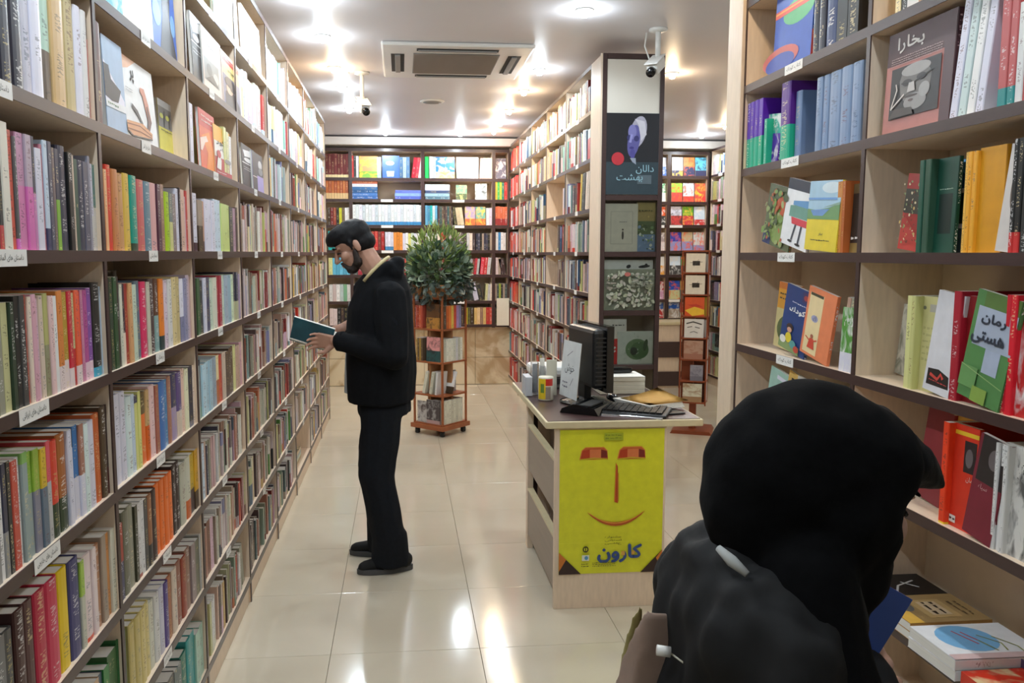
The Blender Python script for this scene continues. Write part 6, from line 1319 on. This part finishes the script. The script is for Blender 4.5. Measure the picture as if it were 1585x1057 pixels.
W_(blob('headscarf', MAT['scarf'], [('ell', (.512, .96, 1.345), (.12, .102, .097), (0, .35, 0)), ('ell', (.462, .96, 1.325), (.095, .097, .092), (0, .3, 0)), ('ell', (.56, .96, 1.348), (.078, .09, .068), (0, .7, 0)), ('cap', (.445, .96, 1.29), (.475, .96, 1.22), .083, .08), ('cap', (.50, .96, 1.29), (.535, .955, 1.215), .088, .074),
    ('ell', (.525, .955, 1.29), (.078, .106, .10), (0, .3, 0)), ('ell', (.558, .955, 1.262), (.05, .086, .056)), ('cap', (.576, .955, 1.275), (.570, .955, 1.255), .044, .044),
    ('cap', (.475, .96, 1.22), (.49, .96, 1.13), .078, .095), ('cap', (.50, .95, 1.20), (.49, .92, 1.08), .055, .065), ('cap', (.465, .885, 1.22), (.475, .83, 1.03), .06, .085), ('cap', (.475, .88, 1.18), (.50, .86, .98), .055, .07), ('cap', (.465, 1.02, 1.2), (.47, 1.06, 1.06), .07, .075)], .007, 9, wom, wr=.008, wscale=9))
W_(blob('coat', MAT['coat'], [('loft', [(.37, .96, .42, .20, .23), (.36, .96, .62, .17, .21), (.375, .96, .80, .15, .18), (.425, .96, .98, .13, .185), (.436, .96, 1.10, .112, .17), (.437, .96, 1.17, .108, .155), (.45, .96, 1.225, .10, .12), (.47, .96, 1.262, .07, .08)]),
    ('cap', (.425, .83, 1.125), (.41, .77, .93), .068, .066), ('cap', (.41, .77, .93), (.455, .765, .85), .064, .06), ('cap', (.455, .765, .85), (.605, 1.0, 1.035), .058, .045), ('cap', (.42, 1.10, 1.135), (.45, 1.16, .87), .07, .06), ('cap', (.45, 1.16, .87), (.56, 1.12, .98), .055, .045), ('cap', (.41, .86, 1.15), (.42, 1.06, 1.15), .07, .07), ('cap', (.40, .89, 1.19), (.46, .87, 1.17), .05, .05)], .009, 4, wom, wr=.02, wscale=14))
k = MB(); k.tube([(.366, .905, 1.256), (.376, .888, 1.246), (.388, .872, 1.236)], [.004, .007, .004], 10); W_(k.build('shirt_collar', MAT['shirt'], wom, smooth=True))
for y in (.88, 1.04): W_(blob('trouser_leg', MAT['coat'], [('cap', (.38, y, .7), (.42, y, .44), .09, .072), ('cap', (.42, y, .44), (.37, y, .1), .07, .06)], .01, 4, wom, wr=.006)); W_(blob('shoe', MAT['shoe'], [('cap', (.34, y, .035), (.52, y, .03), .038, .03), ('cap', (.36, y, .05), (.4, y, .05), .04, .04)], .006, 3, wom))
bl = empty('book', (.492, 1.07, 1.035)); bl.rotation_euler = (math.radians(-8), math.radians(26), math.radians(-28)); tag(bl, 'blue covered book held by the woman in the headscarf', 'book')
MAT['bluecover'] = plain('blue book cover', '3b5cae', .35, var=.05)
MB().box((0, 0, 0), (.13, .002, .18)).build('cover', MAT['bluecover'], bl); MB().box((.001, .0025, .002), (.128, .012, .178)).build('page_block', MAT['pages'], bl)
bg = empty('shoulder_bag', (.27, 1.0, .80)); tag(bg, 'taupe canvas bag with white toggle hanging behind the woman', 'bag')
o = blob('bag_body', MAT['taupe'], [('hull', [(.285, .98, 1.155), (.34, .98, 1.15), (.235, .93, .80), (.36, .93, .80), (.235, 1.08, .80), (.36, 1.08, .80), (.245, .96, .98), (.262, 1.02, 1.07)])], .006, 4, bg, wr=.006, wscale=14); o.location = (-.25, -1.0, -.80)
o = blob('side_gusset', MAT['olive'], [('hull', [(.290, 1.01, 1.15), (.272, 1.01, 1.12), (.266, 1.02, 1.08), (.30, 1.04, 1.08), (.245, 1.04, .9), (.29, 1.05, .9), (.25, 1.0, .9)])], .005, 3, bg); o.location = (-.25, -1.0, -.80)
k = MB(); k.tube([(.285, .935, 1.118), (.301, .932, 1.116)], .0065, 12); o = k.build('toggle', MAT['white'], bg, smooth=True); o.location = (-.25, -1.0, -.80)
k = MB(); k.tube([(.301, .932, 1.115), (.322, .925, 1.10), (.34, .92, 1.085)], .0012, 6); o = k.build('cord', MAT['cream'], bg, smooth=True); o.location = (-.25, -1.0, -.80)
bpy.context.view_layer.update()
